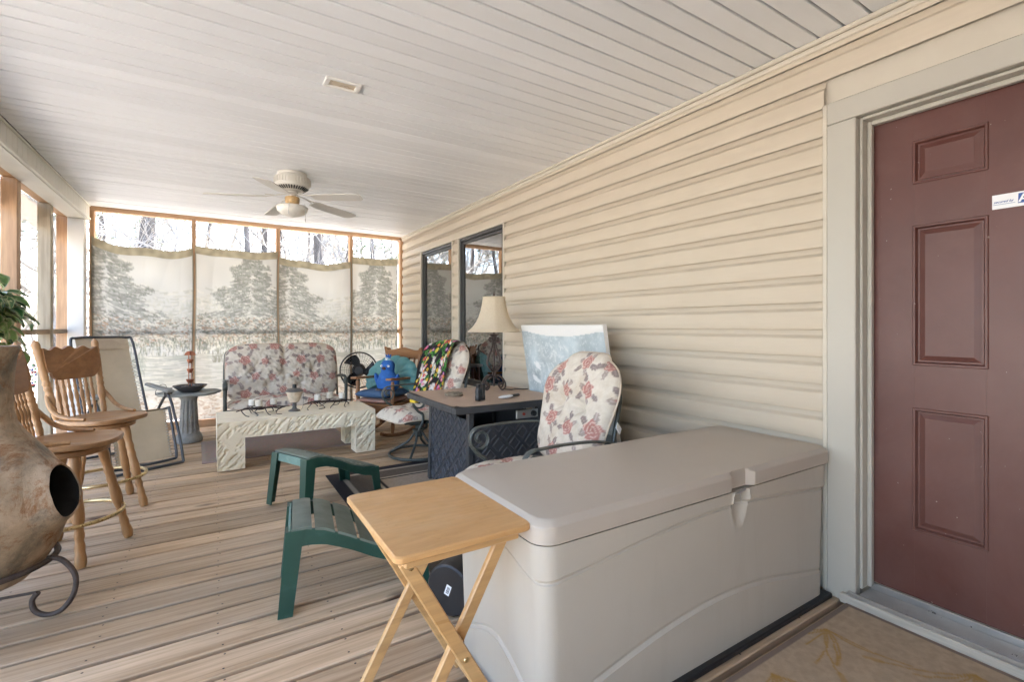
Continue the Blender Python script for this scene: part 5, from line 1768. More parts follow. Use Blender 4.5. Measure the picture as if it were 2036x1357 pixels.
# ------------------------------------------------------------------ loveseat (facing -y)
lv = thing("loveseat", "rose-print cushioned metal loveseat in front of the tapestries", "loveseat", (.745, 6.25, .0), 0)
LW = .63
def tbar(pts, r=.012, n=5):
    mb = MB(); mb.tube(smoothpath(pts, n), r, 8); return mb
for sg in (-1, 1):
    x = sg * LW
    tbar([(x, -.24, .012), (x, -.24, .30), (x, -.25, .52), (x, -.22, .60), (x, -.10, .615), (x, .10, .60), (x, .24, .58)], .019).build("armrest", m_darkmetal, lv, 60)
    tbar([(x, .30, .012), (x, .24, .30), (x, .26, .56), (x * .99, .30, .80), (x * .93, .34, .93), (x * .6, .35, .955), (0, .35, .955)], .013).build("back_frame", m_darkmetal, lv, 60)
    mb = MB(); mb.tube([(x, -.26, .585 + .0)] + [(x, -.24 - .035 * math.sin(a), .57 + .04 * math.cos(a)) for a in np.linspace(.3, PI * 1.6, 12)], .02, 8, flat=(.4, 1.2), up=(0, 0, 1)); mb.build("arm_scroll", m_darkmetal, lv, 60)
    mb = MB(); mb.tube([(x, -.25, .014), (x, .31, .014)], .012, 8); mb.build("runner", m_darkmetal, lv, 60)
mb = MB(); mb.tube([(-LW, -.235, .30), (LW, -.235, .30)], .013, 8); mb.tube([(-LW, .235, .29), (LW, .235, .29)], .013, 8)
for k in range(6):
    mb.bar((-.5 + k * .2, -.235, .305), (-.5 + k * .2, .235, .295), .03, .006)
mb.build("seat_frame", m_darkmetal, lv, 60)
mb = cushion(1.22, .56, .085, None, ((-.35, .27), (0, .27), (.35, .27)), .012, 21, 3.0, lambda p: Vector((p.x, -.305 + p.y, .335 + p.z - .02 * max(0, (.08 - p.y) / .08) ** 2)), (.1, .2), .9, .25, .215, .048)
piping(mb.edge, mb.build("seat_cushion", m_floral, lv, 80))
rec2 = R(14)
def hwl(v):
    return .62 - (.05 * ((v - .78) / .22) ** 2 if v > .78 else 0) - (.02 * (.2 - v) / .2 if v < .2 else 0)
def plb(p):
    notch = .028 * math.exp(-(p.x / .035) ** 2) * max(0, (p.y - .40) / .18)
    y_ = p.y - notch
    zz = p.z * (1 - .4 * math.exp(-(p.x / .03) ** 2) * max(0, (p.y - .15) / .4))
    return Vector((p.x, .125 - zz * math.cos(rec2) + y_ * math.sin(rec2), .345 + y_ * math.cos(rec2) + zz * math.sin(rec2)))
mb = cushion(1.26, .69, .105, hwl, ((-.33, .36), (0, .34), (.33, .36), (-.18, .18), (.18, .18)), .0095, 33, 3.2, plb, (.33, .11), 1.3, .26, .215, .048)
mb.f = [tuple(reversed(f)) for f in mb.f]
piping(mb.edge, mb.build("back_cushion", m_floral, lv, 80))

# ------------------------------------------------------------------ floor fan
ff = thing("floor_fan", "black round floor fan on a stand behind the rocking chair", "fan", (1.60, 6.28, 0), R(-14))
FC = (0, 0, .66)
mb = MB(); mb.lathe([(.001, 0), (.19, 0), (.19, .012), (.16, .025), (.04, .04), (.03, .06), (.001, .06)], 28); mb.build("base", m_black, ff)
mb = MB(); mb.tube([(0, .06, .03), (0, .06, .60)], .015, 10); mb.box(-.03, .03, .03, .09, .56, .62, .006); mb.build("stand", m_black, ff)
mb = MB(); mb.lathe([(.001, -.02), (.06, -.02), (.085, .02), (.08, .10), (.05, .13), (.001, .13)], 24, TR(FC, rx=-PI / 2)); mb.build("motor", m_black, ff)
mb = MB()
mb.tube([(.228 * math.cos(a), -.02, .66 + .228 * math.sin(a)) for a in np.linspace(0, 2 * PI, 49)[:-1]], .010, 8, True)
gr = mb.build("rim", m_black, ff)
mb = MB()
for k in range(6):
    r0 = .07 + k * .027
    mb.tube([(r0 * math.cos(a), -.075 + .05 * (r0 / .228) ** 3, .66 + r0 * math.sin(a)) for a in np.linspace(0, 2 * PI, 41)[:-1]], .0016, 4, True)
for k in range(36):
    a = 2 * PI * k / 36
    mb.tube([(r0 * math.cos(a + (r0 - .05) * .8), sgn * (-.075 + .055 * (r0 / .228) ** 3) + (0 if sgn > 0 else -.03), .66 + r0 * math.sin(a + (r0 - .05) * .8)) for r0 in (.05, .11, .17, .225) for sgn in (1,)], .0016, 4)
mb.build("grille", m_black, gr); bpy.data.objects[gr.name].children[0]["kind"] = "stuff"
mb = MB(); mb.lathe([(.001, -.012), (.050, -.012), (.055, 0), (.001, .004)], 24, TR((0, -.07, .66), rx=-PI / 2)); mb.build("badge", m_black, gr)
for k in range(3):
    def bf(u, v):
        r0 = .05 + .155 * u
        wv = (.75 + .35 * math.sin(u * PI * .8)) * .95
        a = (v - .5) * wv + .5 * u
        return (r0 * math.cos(a), -.035 + .03 * (v - .5) * 2 * (.4 + u * .3), r0 * math.sin(a))
    mb = MB(); mb.grid(8, 8, bf)
    if k == 0:
        fbm = mb.mesh("blade", plain("fan_blade_black", (.012, .012, .014), .3), 60)
    o = link("blade", fbm, ff, (0, 0, .66), (0, R(120 * k + 20), 0))

# ------------------------------------------------------------------ rocking chair (facing local +x)
m_oak = wood("rocker_oak", (.26, .115, .045), (.37, .18, .08), 2, 7, .42, False, None, .06, 0)
m_oakx = wood("rocker_oak_across", (.28, .125, .05), (.38, .185, .082), 1, 7, .42, False, None, .06, 0)
rk = thing("rocking_chair", "brown wooden rocking chair with a blue seat cushion near the windows", "rocking chair", (1.70, 5.42, 0), R(216))
for sg in (-1, 1):
    y = sg * .235
    mb = MB()
    pts_ = [(-.42 + .84 * t, y, .02 + .16 * (2 * t - 1) ** 2 * (.9 if t < .5 else .45)) for t in np.linspace(0, 1, 17)]
    mb.tube(pts_, .020, 8, flat=(1, .8)); mb.build("rocker", m_oakx, rk, 60)
    for (x, zb, zt, tr) in ((.22, .05, .62, True), (-.20, .06, .36, False)):
        mb = MB()
        pr = [(x, y, zb + (zt - zb) * t) for t in np.linspace(0, 1, 15)]
        mb.tube(pr, [.016, .019, .023, .016, .024, .017, .02, .02, .02, .016, .024, .026, .018, .022, .016] if tr else .018, 10)
        mb.build("leg", m_oak, rk, 50)
    mb = MB(); mb.bar((-.18, y, .36), (-.357, y * .98, .96), .030, .042, (1, 0, 0), .006); mb.build("back_post", m_oak, rk)
    mb = MB()
    poly = [(.30, -.032), (.29, .032), (.20, .036), (-.05, .022), (-.24, .02), (-.24, -.02), (-.05, -.022), (.20, -.036)]
    mb.prism(poly, -.012, .012, TR((0, y, .635), ry=R(-3)), ch=.003); mb.build("armrest", m_oakx, rk, 50)
mb = MB(); mb.box(-.24, .27, -.25, .25, .345, .375, .008); mb.build("seat", m_oakx, rk)
mb = MB(); mb.box(.235, .258, -.235, .235, .25, .344, .004); mb.build("front_rail", m_oakx, rk)
for k in range(5):
    mb = MB(); mb.bar((-.190, -.16 + k * .08, .375), (-.330, -.155 + k * .0775, .85), .012, .035, (1, 0, 0), .003); mb.build("back_slat", m_oak, rk)
mb = MB()
cr_ = []
for i in range(25):
    u = i / 24 * 2 - 1
    cr_.append((u * .265, .105 + .028 * math.cos(u * PI * 1.5) * .6 + (.025 if abs(u) > .9 else 0)))
poly = [(-.265, -.02), (.265, -.02)] + list(reversed(cr_))
mb.prism(poly, -.011, .011, TR((-.342, 0, .85)) @ Matrix(((0, 0, -1, 0), (1, 0, 0, 0), (0, 1, 0, 0), (0, 0, 0, 1))) @ Matrix.Rotation(R(-15), 4, 'X'), ch=.003)
mb.build("crest_rail", m_oakx, rk, 40)
def plainpad(w, d, t, mat, name, parent, z, x0=.0, lab=None):
    mb = cushion(w, d, t, None, (), .02, 2, 4, lambda p: Vector((.29 - p.y + x0, -p.x, z + p.z)), (0, 0), .4, .25, back_thick=t * .9)
    mb.c = []
    return mb.build(name, mat, parent, 80)
m_denim = plain("blue_denim", (.055, .115, .22), .9, .15, 14, .4, 300)
plainpad(.45, .47, .030, plain("dusty_pink_cloth", (.47, .26, .20), .9, .1, 8, .3, 250), "under_cushion", rk, .403)
plainpad(.46, .50, .045, m_denim, "seat_cushion", rk, .472, .03)
# shell pillow
sp = thing("shell_pillow", "teal scalloped shell-shaped pillow propped against the rocking chair back", "pillow", (1.70, 5.42, 0), R(216))
m_teal = plain("teal_velvet", (.085, .235, .235), .55, .2, 7, .2, 120, dirt=(.16, .33, .30))
mb = MB()
NR = 11
def shellf(sgn):
    def f(u, v):
        a = R(-28) + u * R(236)
        rmax = .315 * (1 + .050 * abs(math.sin(u * PI * NR / 1)) ** .7) * (.93 + .10 * math.sin(u * PI))
        r0 = rmax * v
        rel = .018 * abs(math.sin(u * PI * NR)) * v ** 1.2 + .02
        th = .055 * math.sqrt(max(0, 1 - v ** 3)) + rel * (1 - v ** 8)
        x2, y2 = r0 * math.cos(a), r0 * math.sin(a)
        curl = -.07 * v * v + .05
        n = sgn * th
        yy = y2 + .155
        return (-.125 - yy * .30 + (n + .05 * v * v) * .95, x2 * 1.16 - .03, .452 + yy * .86 + n * .25)
    return f
mb.grid(121, 16, shellf(1)); nb = len(mb.v); mb.grid(121, 16, shellf(-1))
sp_o = mb.build("cover", m_teal, sp, 80)
# plush bird
pb = thing("plush_bird", "bright blue plush bird with grey feet sitting on the rocking chair cushion", "plush toy", (1.715, 5.325, .507), R(216))
m_plush = plain("blue_plush", (.03, .13, .42), .95, .25, 18, .6, 200)
m_plushl = plain("light_blue_plush", (.30, .50, .58), .95, .2, 18, .6, 200)
mb = MB()
pf_ = [(.001, 0), (.07, .004), (.098, .03), (.104, .07), (.098, .12), (.082, .165), (.068, .195), (.063, .212), (.066, .235), (.070, .265), (.067, .298), (.052, .325), (.026, .341), (.001, .346)]
def bodyf(u, v):
    i = v * (len(pf_) - 1); k = min(len(pf_) - 2, int(i)); f = i - k
    f2 = f
    r = pf_[k][0] * (1 - f2) + pf_[k + 1][0] * f2; z = pf_[k][1] * (1 - f2) + pf_[k + 1][1] * f2
    a = 2 * PI * u
    r *= 1 + .03 * mnoise.noise((math.cos(a) * 3, math.sin(a) * 3, z * 14))
    return (.06 + r * math.cos(a) * .95 - .12 * max(0, z - .2) * .2, r * math.sin(a) * (1.28 if z < .19 else 1.28 - .12 * min(1, (z - .19) / .05)), z)
mb.grid(28, 40, bodyf, wrapu=True); mb.build("body", m_plush, pb, 80)
for sg in (-1, 1):
    mb = MB(); mb.ball((0, 0, 0), (.035, .024, .095), 14, 10, TR((.07, sg * .128, .10), rx=sg * R(-16), ry=R(8))); mb.build("wing", m_plush, pb, 60)
    mb = MB()
    for j in (-1, 0, 1):
        mb.ball((.165, sg * .045 + j * .018, .014), (.028, .011, .013), 10, 6)
    mb.build("foot", plain("grey_plush_foot", (.15, .11, .10), .9) if sg < 0 else bpy.data.materials["grey_plush_foot"], pb, 60)
    mb = MB(); mb.ball((.112, sg * .042, .274), (.010, .022, .013), 12, 8); ey = mb.build("eye", m_sign, pb, 60)
    mb = MB(); mb.ball((.120, sg * .036, .273), (.005, .008, .006), 10, 6); mb.build("pupil", m_black, ey, 60)
mb = MB(); mb.ball((.128, 0, .250), (.032, .021, .018), 12, 8); mb.build("beak", plain("brown_beak", (.11, .05, .04), .7), pb, 60)
mb = MB(); mb.ball((.045, 0, .330), (.045, .050, .035), 14, 8); cr2 = mb.build("crown_patch", m_plushl, pb, 60)
for j in (-1, 0, 1):
    mb = MB(); mb.ball((0, 0, 0), (.012, .010, .032), 10, 8, TR((.05, j * .022, .375), rx=-j * R(25))); mb.build("crest_feather", m_plush, pb, 60)
    mb = MB(); mb.ball((0, 0, 0), (.004, .004, .022), 8, 6, TR((.085, j * .010, .352), rx=-j * R(22))); mb.build("crest_stripe", m_sign, pb, 60)

# ------------------------------------------------------------------ round stool-table by the window
rt = thing("round_side_table", "small round grey-topped side table between rocking chair and swivel chair", "table", (2.20, 5.22, 0))
mb = MB(); mb.lathe([(.001, .735), (.15, .735), (.158, .742), (.158, .752), (.15, .76), (.001, .76)], 32); mb.build("tabletop", plain("grey_laminate", (.17, .175, .18), .35, .1), rt)
for k in range(4):
    a = PI / 4 + k * PI / 2
    mb = MB(); mb.tube([(.15 * math.cos(a), .15 * math.sin(a), .002), (.105 * math.cos(a), .105 * math.sin(a), .734)], [.014, .019], 10)
    mb.build("leg", plain("mahogany", (.10, .028, .02), .4) if k == 0 else bpy.data.materials["mahogany"], rt)
mb = MB(); mb.tube([(.135 * math.cos(a), .135 * math.sin(a), .25) for a in np.linspace(0, 2 * PI, 33)[:-1]], .008, 6, True); mb.build("ring", bpy.data.materials["mahogany"], rt, 60)

# ------------------------------------------------------------------ pedestal table with fountain
pdx = thing("pedestal_table", "round grey slate table top on a fluted concrete pedestal", "table", (-.21, 6.11, 0))
m_conc = plain("weathered_concrete", (.30, .305, .30), .85, .25, 7, .5, 60, dirt=(.14, .145, .15))
mb = MB()
pp = [(.115, 0), (.125, .012), (.118, .06), (.112, .075), (.105, .085), (.096, .10), (.086, .20), (.078, .34), (.072, .44), (.076, .46), (.086, .475), (.092, .505)]
def pedf(u, v):
    i = v * (len(pp) - 1); k = min(len(pp) - 2, int(i)); f = i - k
    r = pp[k][0] * (1 - f) + pp[k + 1][0] * f; z = pp[k][1] * (1 - f) + pp[k + 1][1] * f
    a = 2 * PI * u
    if .095 < z < .45:
        r -= .010 * (max(0, math.cos(a * 12)) ** .6) * min(1, (z - .095) / .03, (.45 - z) / .03)
    return (r * math.cos(a), r * math.sin(a), z + .001)
mb.grid(120, 60, pedf, wrapu=True); mb.build("pedestal", m_conc, pdx, 40)
mb = MB()
poly = [((.285 + .012 * math.sin(a * 5) + .008 * math.sin(a * 11 + 1)) * math.cos(a), (.285 + .012 * math.sin(a * 5) + .008 * math.sin(a * 11 + 1)) * math.sin(a)) for a in np.linspace(0, 2 * PI, 49)[:-1]]
mb.prism(poly, .507, .532, ch=.006); mb.build("tabletop", plain("slate", (.30, .31, .285), .7, .2, 6, .4, 30, dirt=(.22, .235, .22)), pdx, 30)
PZ_ = .533
fo = thing("tabletop_fountain", "dark bowl fountain with copper cups on a rod, on the slate table", "fountain", (-.20, 6.08, PZ_))
m_bowl = plain("dark_stoneware", (.055, .050, .05), .5, .2, 12)
m_copper = plain("copper", (.42, .16, .095), .4, .2, 14, metal=.7)
mb = MB(); mb.lathe([(.001, 0), (.075, 0), (.085, .006), (.12, .035), (.150, .062), (.156, .066), (.154, .070), (.145, .066), (.115, .045), (.001, .040)], 36); bw = mb.build("bowl", m_bowl, fo)
r_ = random.Random(2)
mb = MB()
for k in range(26):
    a = r_.uniform(0, 6.28); d = r_.uniform(.03, .115)
    mb.ball((d * math.cos(a), d * math.sin(a), .052 + r_.uniform(0, .012)), (r_.uniform(.014, .022), r_.uniform(.012, .02), .010), 8, 5)
pbb = mb.build("pebble_bed", plain("wet_pebble", (.07, .07, .075), .3, .3, 20), bw, 60); pbb["kind"] = "stuff"
mb = MB()
for s_ in (-.013, .013):
    mb.tube([(s_, 0, .05), (s_, 0, .40)], .0035, 6)
for k in range(14):
    mb.tube([(-.013, 0, .08 + k * .022), (.013, 0, .09 + k * .022)], .002, 5)
mb.build("rod", m_copper, fo)
for z in (.09, .20, .30):
    mb = MB(); mb.lathe([(.001, z), (.018, z), (.040 if z < .1 else .032, z + .042), (.036 if z < .1 else .029, z + .042), (.016, z + .006), (.001, z + .006)], 18); mb.build("copper_cup", m_copper, fo)
mb = MB(); mb.prism([(.05 * math.cos(a), .045 * math.sin(a)) for a in np.linspace(0, PI, 16)], -.004, .004, TR((0, 0, .385), rx=PI / 2)); mb.prism([(.05 * math.cos(a), .045 * math.sin(a)) for a in np.linspace(0, PI, 16)], -.004, .004, TR((0, 0, .3855), rz=PI / 2, rx=PI / 2)); mb.build("cap_leaf", m_copper, fo, 30)
ad = thing("power_adapter", "small black plug adapter with a looping cord on the slate table", "adapter", (-.375, 5.98, PZ_), R(20))
mb = MB(); mb.box(-.026, .026, -.018, .018, .001, .062, .004); mb.build("block", m_black, ad)
mb = MB(); mb.tube(smoothpath([(-.02, 0, .06), (-.03, 0, .095), (-.07, 0, .10), (-.11, -.005, .05), (-.115, -.01, .008), (-.075, -.02, .02), (-.03, -.015, .035)], 5), .0028, 6); mb.build("cord", m_black, ad, 60)

# ------------------------------------------------------------------ zero-gravity lounge chair (facing local +x)
zg = thing("lounge_chair", "folding zero-gravity lounge chair with beige mesh laced to a grey frame", "lounge chair", (-.70, 5.57, 0), math.atan2(-.9, .43))
m_sling = plain("beige_sling", (.50, .41, .29), .9, .08, 5, .4, 350)
m_zgf = plain("grey_steel_tube", (.075, .08, .09), .4, .15, 10, metal=.4)
HWZ = .235
def sling(name, a, b, hw, sag=.02, nx=2):
    a = Vector(a); b = Vector(b); d = b - a
    nn = Vector((0, 1, 0)).cross(d).normalized()
    mb = MB()
    mb.grid(13, 17, lambda u, v: a + d * v + Vector((0, (u - .5) * 2 * hw, 0)) - nn * (sag * (1 - (2 * u - 1) ** 2) * math.sin(PI * v)) + nn * .003 * mnoise.noise((u * 4, v * 5, 7)))
    return mb.build(name, m_sling, zg, 80)
LB, LT = (.50, 0, .07), (.36, 0, .47)
ST, SB = (.32, 0, .48), (-.06, 0, .36)
BB, BT = (-.09, 0, .37), (-.46, 0, 1.105)
sl_leg = sling("leg_sling", LB, LT, .20, .02); sl_seat = sling("seat_sling", ST, SB, .20, .03); sl_back = sling("back_sling", BB, BT, .195, .02)
mb = MB(); mb.grid(9, 5, lambda u, v: (-.40 - .065 * v - .006, (u - .5) * .40, 1.005 + .115 * v)); mb.build("head_band", plain("sling_header", (.46, .37, .26), .9), zg, 60)
def rail_tube(name, pts, r=.0115):
    mb = MB(); mb.tube(smoothpath(pts, 5), r, 8); return mb.build(name, m_zgf, zg, 60)
rail_tube("leg_frame", [(.36, -HWZ, .48), (.44, -HWZ, .26), (.50, -HWZ, .075), (.505, -HWZ + .04, .045), (.505, 0, .042), (.505, HWZ - .04, .045), (.50, HWZ, .075), (.44, HWZ, .26), (.36, HWZ, .48)])
rail_tube("back_frame", [(-.08, -HWZ, .36), (-.26, -HWZ, .72), (-.44, -HWZ, 1.07), (-.46, -HWZ + .05, 1.115), (-.465, 0, 1.12), (-.46, HWZ - .05, 1.115), (-.44, HWZ, 1.07), (-.26, HWZ, .72), (-.08, HWZ, .36)])
for sg in (-1, 1):
    y = sg * HWZ
    rail_tube("seat_rail", [(.36, y, .485), (.14, y, .43), (-.08, y, .36)])
    y2 = sg * (HWZ + .03)
    rail_tube("leg", [(.56, y2, .014), (.50, y2, .20), (.33, y2, .52), (.24, y2, .60)], .012)
    rail_tube("leg", [(-.30, y2, .014), (-.12, y2, .25), (.12, y2, .50), (.24, y2, .60)], .012)
    mb = MB(); mb.box(-.03, .03, -.014, .014, -.03, .03, .006); mb.build("joint", m_black, zg, loc=(.24, y2, .60))
    mb = MB(); mb.prism([(.30, -.03), (.30, .03), (.1, .034), (-.20, .022), (-.22, 0), (-.20, -.022), (.1, -.034)], -.012, .012, TR((.02, y2, .645), ry=R(4)), ch=.004); mb.build("armrest", plain("arm_grey", (.22, .225, .21), .6) if sg < 0 else bpy.data.materials["arm_grey"], zg, 40)
    for (a, b, par, frm) in ((LB, LT, sl_leg, None), (BB, BT, sl_back, None)):
        mb = MB()
        a_, b_ = Vector(a), Vector(b); n_ = 16
        path = []
        for k in range(n_):
            p = a_.lerp(b_, (k + .5) / n_ * (1 if par is sl_leg else .72)) + Vector((0, sg * .196, 0)); q = a_.lerp(b_, (k + 1) / n_ * (1 if par is sl_leg else .72)) + Vector((0, sg * HWZ, 0))
            path += [p, q]
        mb.tube(path, .0026, 5); mb.build("lacing", m_black, par, 0)
        mb = MB()
        for k in range(0, 2 * n_, 2):
            p = path[k]; mb.tube([p + Vector((.0, sg * -.004, 0)) + (b_ - a_).normalized() * (.006 * math.cos(t)) + Vector((0, .006 * math.sin(t), 0)) for t in np.linspace(0, 2 * PI, 9)[:-1]], .002, 4, True)
        o = mb.build("eyelets", m_alu, par, 0); o["kind"] = "stuff"
rail_tube("foot_bar", [(.56, -HWZ - .03, .014), (.565, 0, .014), (.56, HWZ + .03, .014)], .012)
rail_tube("foot_bar", [(-.30, -HWZ - .03, .014), (-.305, 0, .014), (-.30, HWZ + .03, .014)], .012)

# ------------------------------------------------------------------ bar stools (swivel seat on a fixed four-leg base)
m_sto = wood("golden_oak", (.36, .185, .075), (.50, .285, .13), 2, 8, .4, False, None, .06, 0)
m_stox = wood("golden_oak_flat", (.35, .18, .08), (.47, .27, .13), 0, 8, .4, False, None, .06, 0)
m_press = wood("pressed_oak", (.22, .095, .035), (.36, .175, .07), 1, 5, .4, False, None, .3, 0)
def turned(p, q, rad, n=26, name="leg", mat=None, parent=None):
    p, q = Vector(p), Vector(q)
    mb = MB(); mb.tube([p.lerp(q, t) for t in np.linspace(0, 1, n)], list(np.interp(np.linspace(0, 1, n), np.linspace(0, 1, len(rad)), rad)), 12)
    return mb.build(name, mat or m_sto, parent, 50)
def bar_stool(label, loc, base_rz, seat_rz):
    t = thing("bar_stool", label, "bar stool", loc, base_rz, "oak swivel bar stools")
    sr = seat_rz - base_rz
    MR = Matrix.Rotation(sr, 4, 'Z')
    def tl(p): return MR @ Vector(p)
    LR = [.016, .018, .017, .019, .022, .025, .019, .026, .018, .023, .022, .021, .020, .024, .018, .024, .017, .024, .026, .026, .024, .020, .016, .022, .027, .028]
    for sx in (-1, 1):
        for sy in (-1, 1):
            turned((sx * .185, sy * .185, .002), (sx * .095, sy * .095, .565), [.021, .026, .025, .020, .023, .017, .024, .018, .022, .026, .027, .026, .024, .021, .024, .019, .024, .019, .021, .024, .025, .024, .022], 40, "leg", None, t)
    mb = MB(); mb.tube([(.232 * math.cos(a), .232 * math.sin(a), .205) for a in np.linspace(0, 2 * PI, 49)[:-1]], .011, 10, True); mb.build("foot_ring", m_brass, t, 60)
    mb = MB(); mb.lathe([(.001, .545), (.165, .545), (.175, .552), (.175, .572), (.165, .578), (.001, .578)], 36); mb.build("base_disc", m_stox, t)
    mb = MB(); mb.box(-.085, .085, -.085, .085, .5785, .586, .002); mb.build("swivel_plate", m_charcoal, t)
    mb = MB()
    def seatring(k, z):
        out = []
        for a in np.linspace(0, 2 * PI, 49)[:-1]:
            c, s_ = math.cos(a), math.sin(a)
            e = (abs(c) ** 2.7 + abs(s_) ** 2.7) ** (-1 / 2.7)
            out.append(tl((.215 * e * c * k + .01, .212 * e * s_ * k, z)))
        return out
    rings_ = [(.90, .5865), (.985, .592), (1.0, .605), (.985, .617), (.93, .6205), (.75, .6165), (.4, .6125), (.02, .612)]
    vs = [p for k, z in rings_ for p in seatring(k, z)]
    n = 48
    mb.add(vs, [(i * n + j, i * n + (j + 1) % n, (i + 1) * n + (j + 1) % n, (i + 1) * n + j) for i in range(len(rings_) - 1) for j in range(n)] + [tuple(reversed(range(n))), tuple((len(rings_) - 1) * n + j for j in range(n))])
    mb.build("seat", m_stox, t, 50)
    PR = [.013, .016, .018, .015, .019, .015, .019, .022, .024, .020, .022, .017, .023, .017, .023, .017, .021, .020, .0205, .021, .0215, .022, .022, .021, .023, .019, .023, .019, .021, .023, .018, .002]
    for sg in (-1, 1):
        turned(tl((-.165, sg * .160, .615)), tl((-.285, sg * .195, 1.135)), PR, 60, "back_post", None, t)
        # bent arm from post to seat
        mb = MB(); mb.tube([tl(p) for p in smoothpath([(-.205, sg * .185, .775), (-.17, sg * .200, .72), (-.12, sg * .205, .665), (-.04, sg * .195, .636), (.06, sg * .175, .627)], 5)], [.011, .014, .014, .013, .010], 8, flat=(1, 1.1)); mb.build("bent_arm", m_sto, t, 60)
    # pressed back panel with a wavy outline
    top = []
    for i in range(41):
        u = i / 40 * 2 - 1
        top.append((u * .178, 1.070 + .010 * math.cos(u * PI * 4) + .010 * (1 - u * u)))
    bot = [(.178, .945), (.170, .925), (.150, .918), (.150, .900), (.140, .885), (.122, .872), (.10, .868), (-.10, .868), (-.122, .872), (-.14, .885), (-.15, .900), (-.150, .918), (-.170, .925), (-.178, .945)]
    poly = top + bot
    def onback(p, off):
        y, z = p
        x = -.165 - (z - .615) * (.12 / .52) + off + .02 * (y / .18) ** 2
        return tl((x, y, z))
    k = len(poly)
    mb = MB(); mb.add([onback(p, .011) for p in poly] + [onback(p, -.009) for p in poly], [tuple(range(k)), tuple(reversed(range(k, 2 * k)))] + [(i, i + k, (i + 1) % k + k, (i + 1) % k) for i in range(k)])
    bm = bmesh.new(); me_ = mb.mesh("back_panel", m_press, 0); bm.from_mesh(me_); bmesh.ops.recalc_face_normals(bm, faces=bm.faces); bm.to_mesh(me_); bm.free()
    link("back_panel", me_, t)
    for i in range(7):
        y = (i - 3) * .036
        turned(tl((-.175, y, .615)), tl((-.165 - .26 * .23, y * 1.05, .872)), [.006, .007, .010, .007, .011, .007, .009, .012, .012, .010, .007, .011, .007, .009, .006], 30, "spindle", None, t)
    return t
bar_stool("oak swivel bar stool nearest the clay chiminea, seat turned towards the tray table", (-.655, 3.44, 0), R(-24), R(-6))
bar_stool("oak swivel bar stool in front of the beige lounge chair, pressed back panel facing out", (-.625, 4.20, 0), R(18), R(-39))

# ------------------------------------------------------------------ chiminea
ch = thing("chiminea", "smoke-stained clay chiminea on a curled iron stand at the left edge", "chiminea", (-.815, 2.79, 0), R(-20))
m_clay = NT("sooted_clay")
_v = m_clay.coord()
_a = m_clay.noise(_v, 4.5, 9, .72, .4); _b = m_clay.noise(_v, 8, 10, .78, .5); _c = m_clay.noise(_v, 3.0, 9, .72, .3)
_k = m_clay.ramp(_a, [(.28, (.15, .125, .09)), (.42, (.29, .215, .14)), (.56, (.44, .325, .22)), (.75, (.33, .27, .195))])
_k = m_clay.mix(m_clay.ramp(_b, [(.50, (0, 0, 0)), (.62, (1, 1, 1))]), _k, (.23, .095, .028))
_k = m_clay.mix(m_clay.ramp(_c, [(.49, (0, 0, 0)), (.64, (.85, .85, .85))]), _k, (.055, .055, .045))
m_clay.base(_k); m_clay.rough(m_clay.rmap(_a, .5, .75)); m_clay.bump(_b, .5, .012); m_clay = m_clay.m
m_soot = plain("soot", (.006, .006, .006), .95)
cpf = [(.001, .150), (.09, .152), (.16, .175), (.21, .225), (.253, .30), (.280, .38), (.292, .46), (.286, .53), (.266, .60), (.233, .66), (.19, .72), (.150, .775), (.120, .83), (.112, .89), (.112, .96), (.115, 1.03), (.121, 1.09), (.130, 1.13), (.128, 1.14), (.104, 1.135), (.094, 1.05), (.09, .9), (.001, .88)]
cpd = []
for i in range(len(cpf) - 1):
    n_ = max(2, int(abs(cpf[i + 1][1] - cpf[i][1]) / (.0045 if .36 < cpf[i][1] < .70 and i < 12 else .012)))
    for k in range(n_):
        f = k / n_
        cpd.append((cpf[i][0] * (1 - f) + cpf[i + 1][0] * f, cpf[i][1] * (1 - f) + cpf[i + 1][1] * f))
cpd.append(cpf[-1])
NU = 240
MC = Vector((.30, 0, .535)); MH, MW = .108, .082
ANG = [PI * math.copysign(abs(q) ** 1.55, q) for q in np.linspace(-1, 1, NU + 1)[:-1]]
mb = MB(); vs = []; rho_ = []
for (r, z) in cpd:
    for j in range(NU):
        a = ANG[j]
        p = Vector((r * math.cos(a), r * math.sin(a), z))
        rr = 9.
        if p.x > .12 and z < .80 and r > .12 and z > .2:
            rr = math.hypot(p.y / MW, (z - MC.z) / MH)
            n = Vector((math.cos(a), math.sin(a), .25)).normalized()
            if rr < 1.9:
                p = p + Vector((1, 0, 0)) * (.012 * max(0, 1 - (rr - 1) / .9) if rr > 1 else .012)
        vs.append(p); rho_.append(rr)
fs = []
for i in range(len(cpd) - 1):
    for j in range(NU):
        q = (i * NU + j, i * NU + (j + 1) % NU, (i + 1) * NU + (j + 1) % NU, (i + 1) * NU + j)
        if min(rho_[x] for x in q) > 1.08:
            fs.append(q)
mb.add(vs, fs)
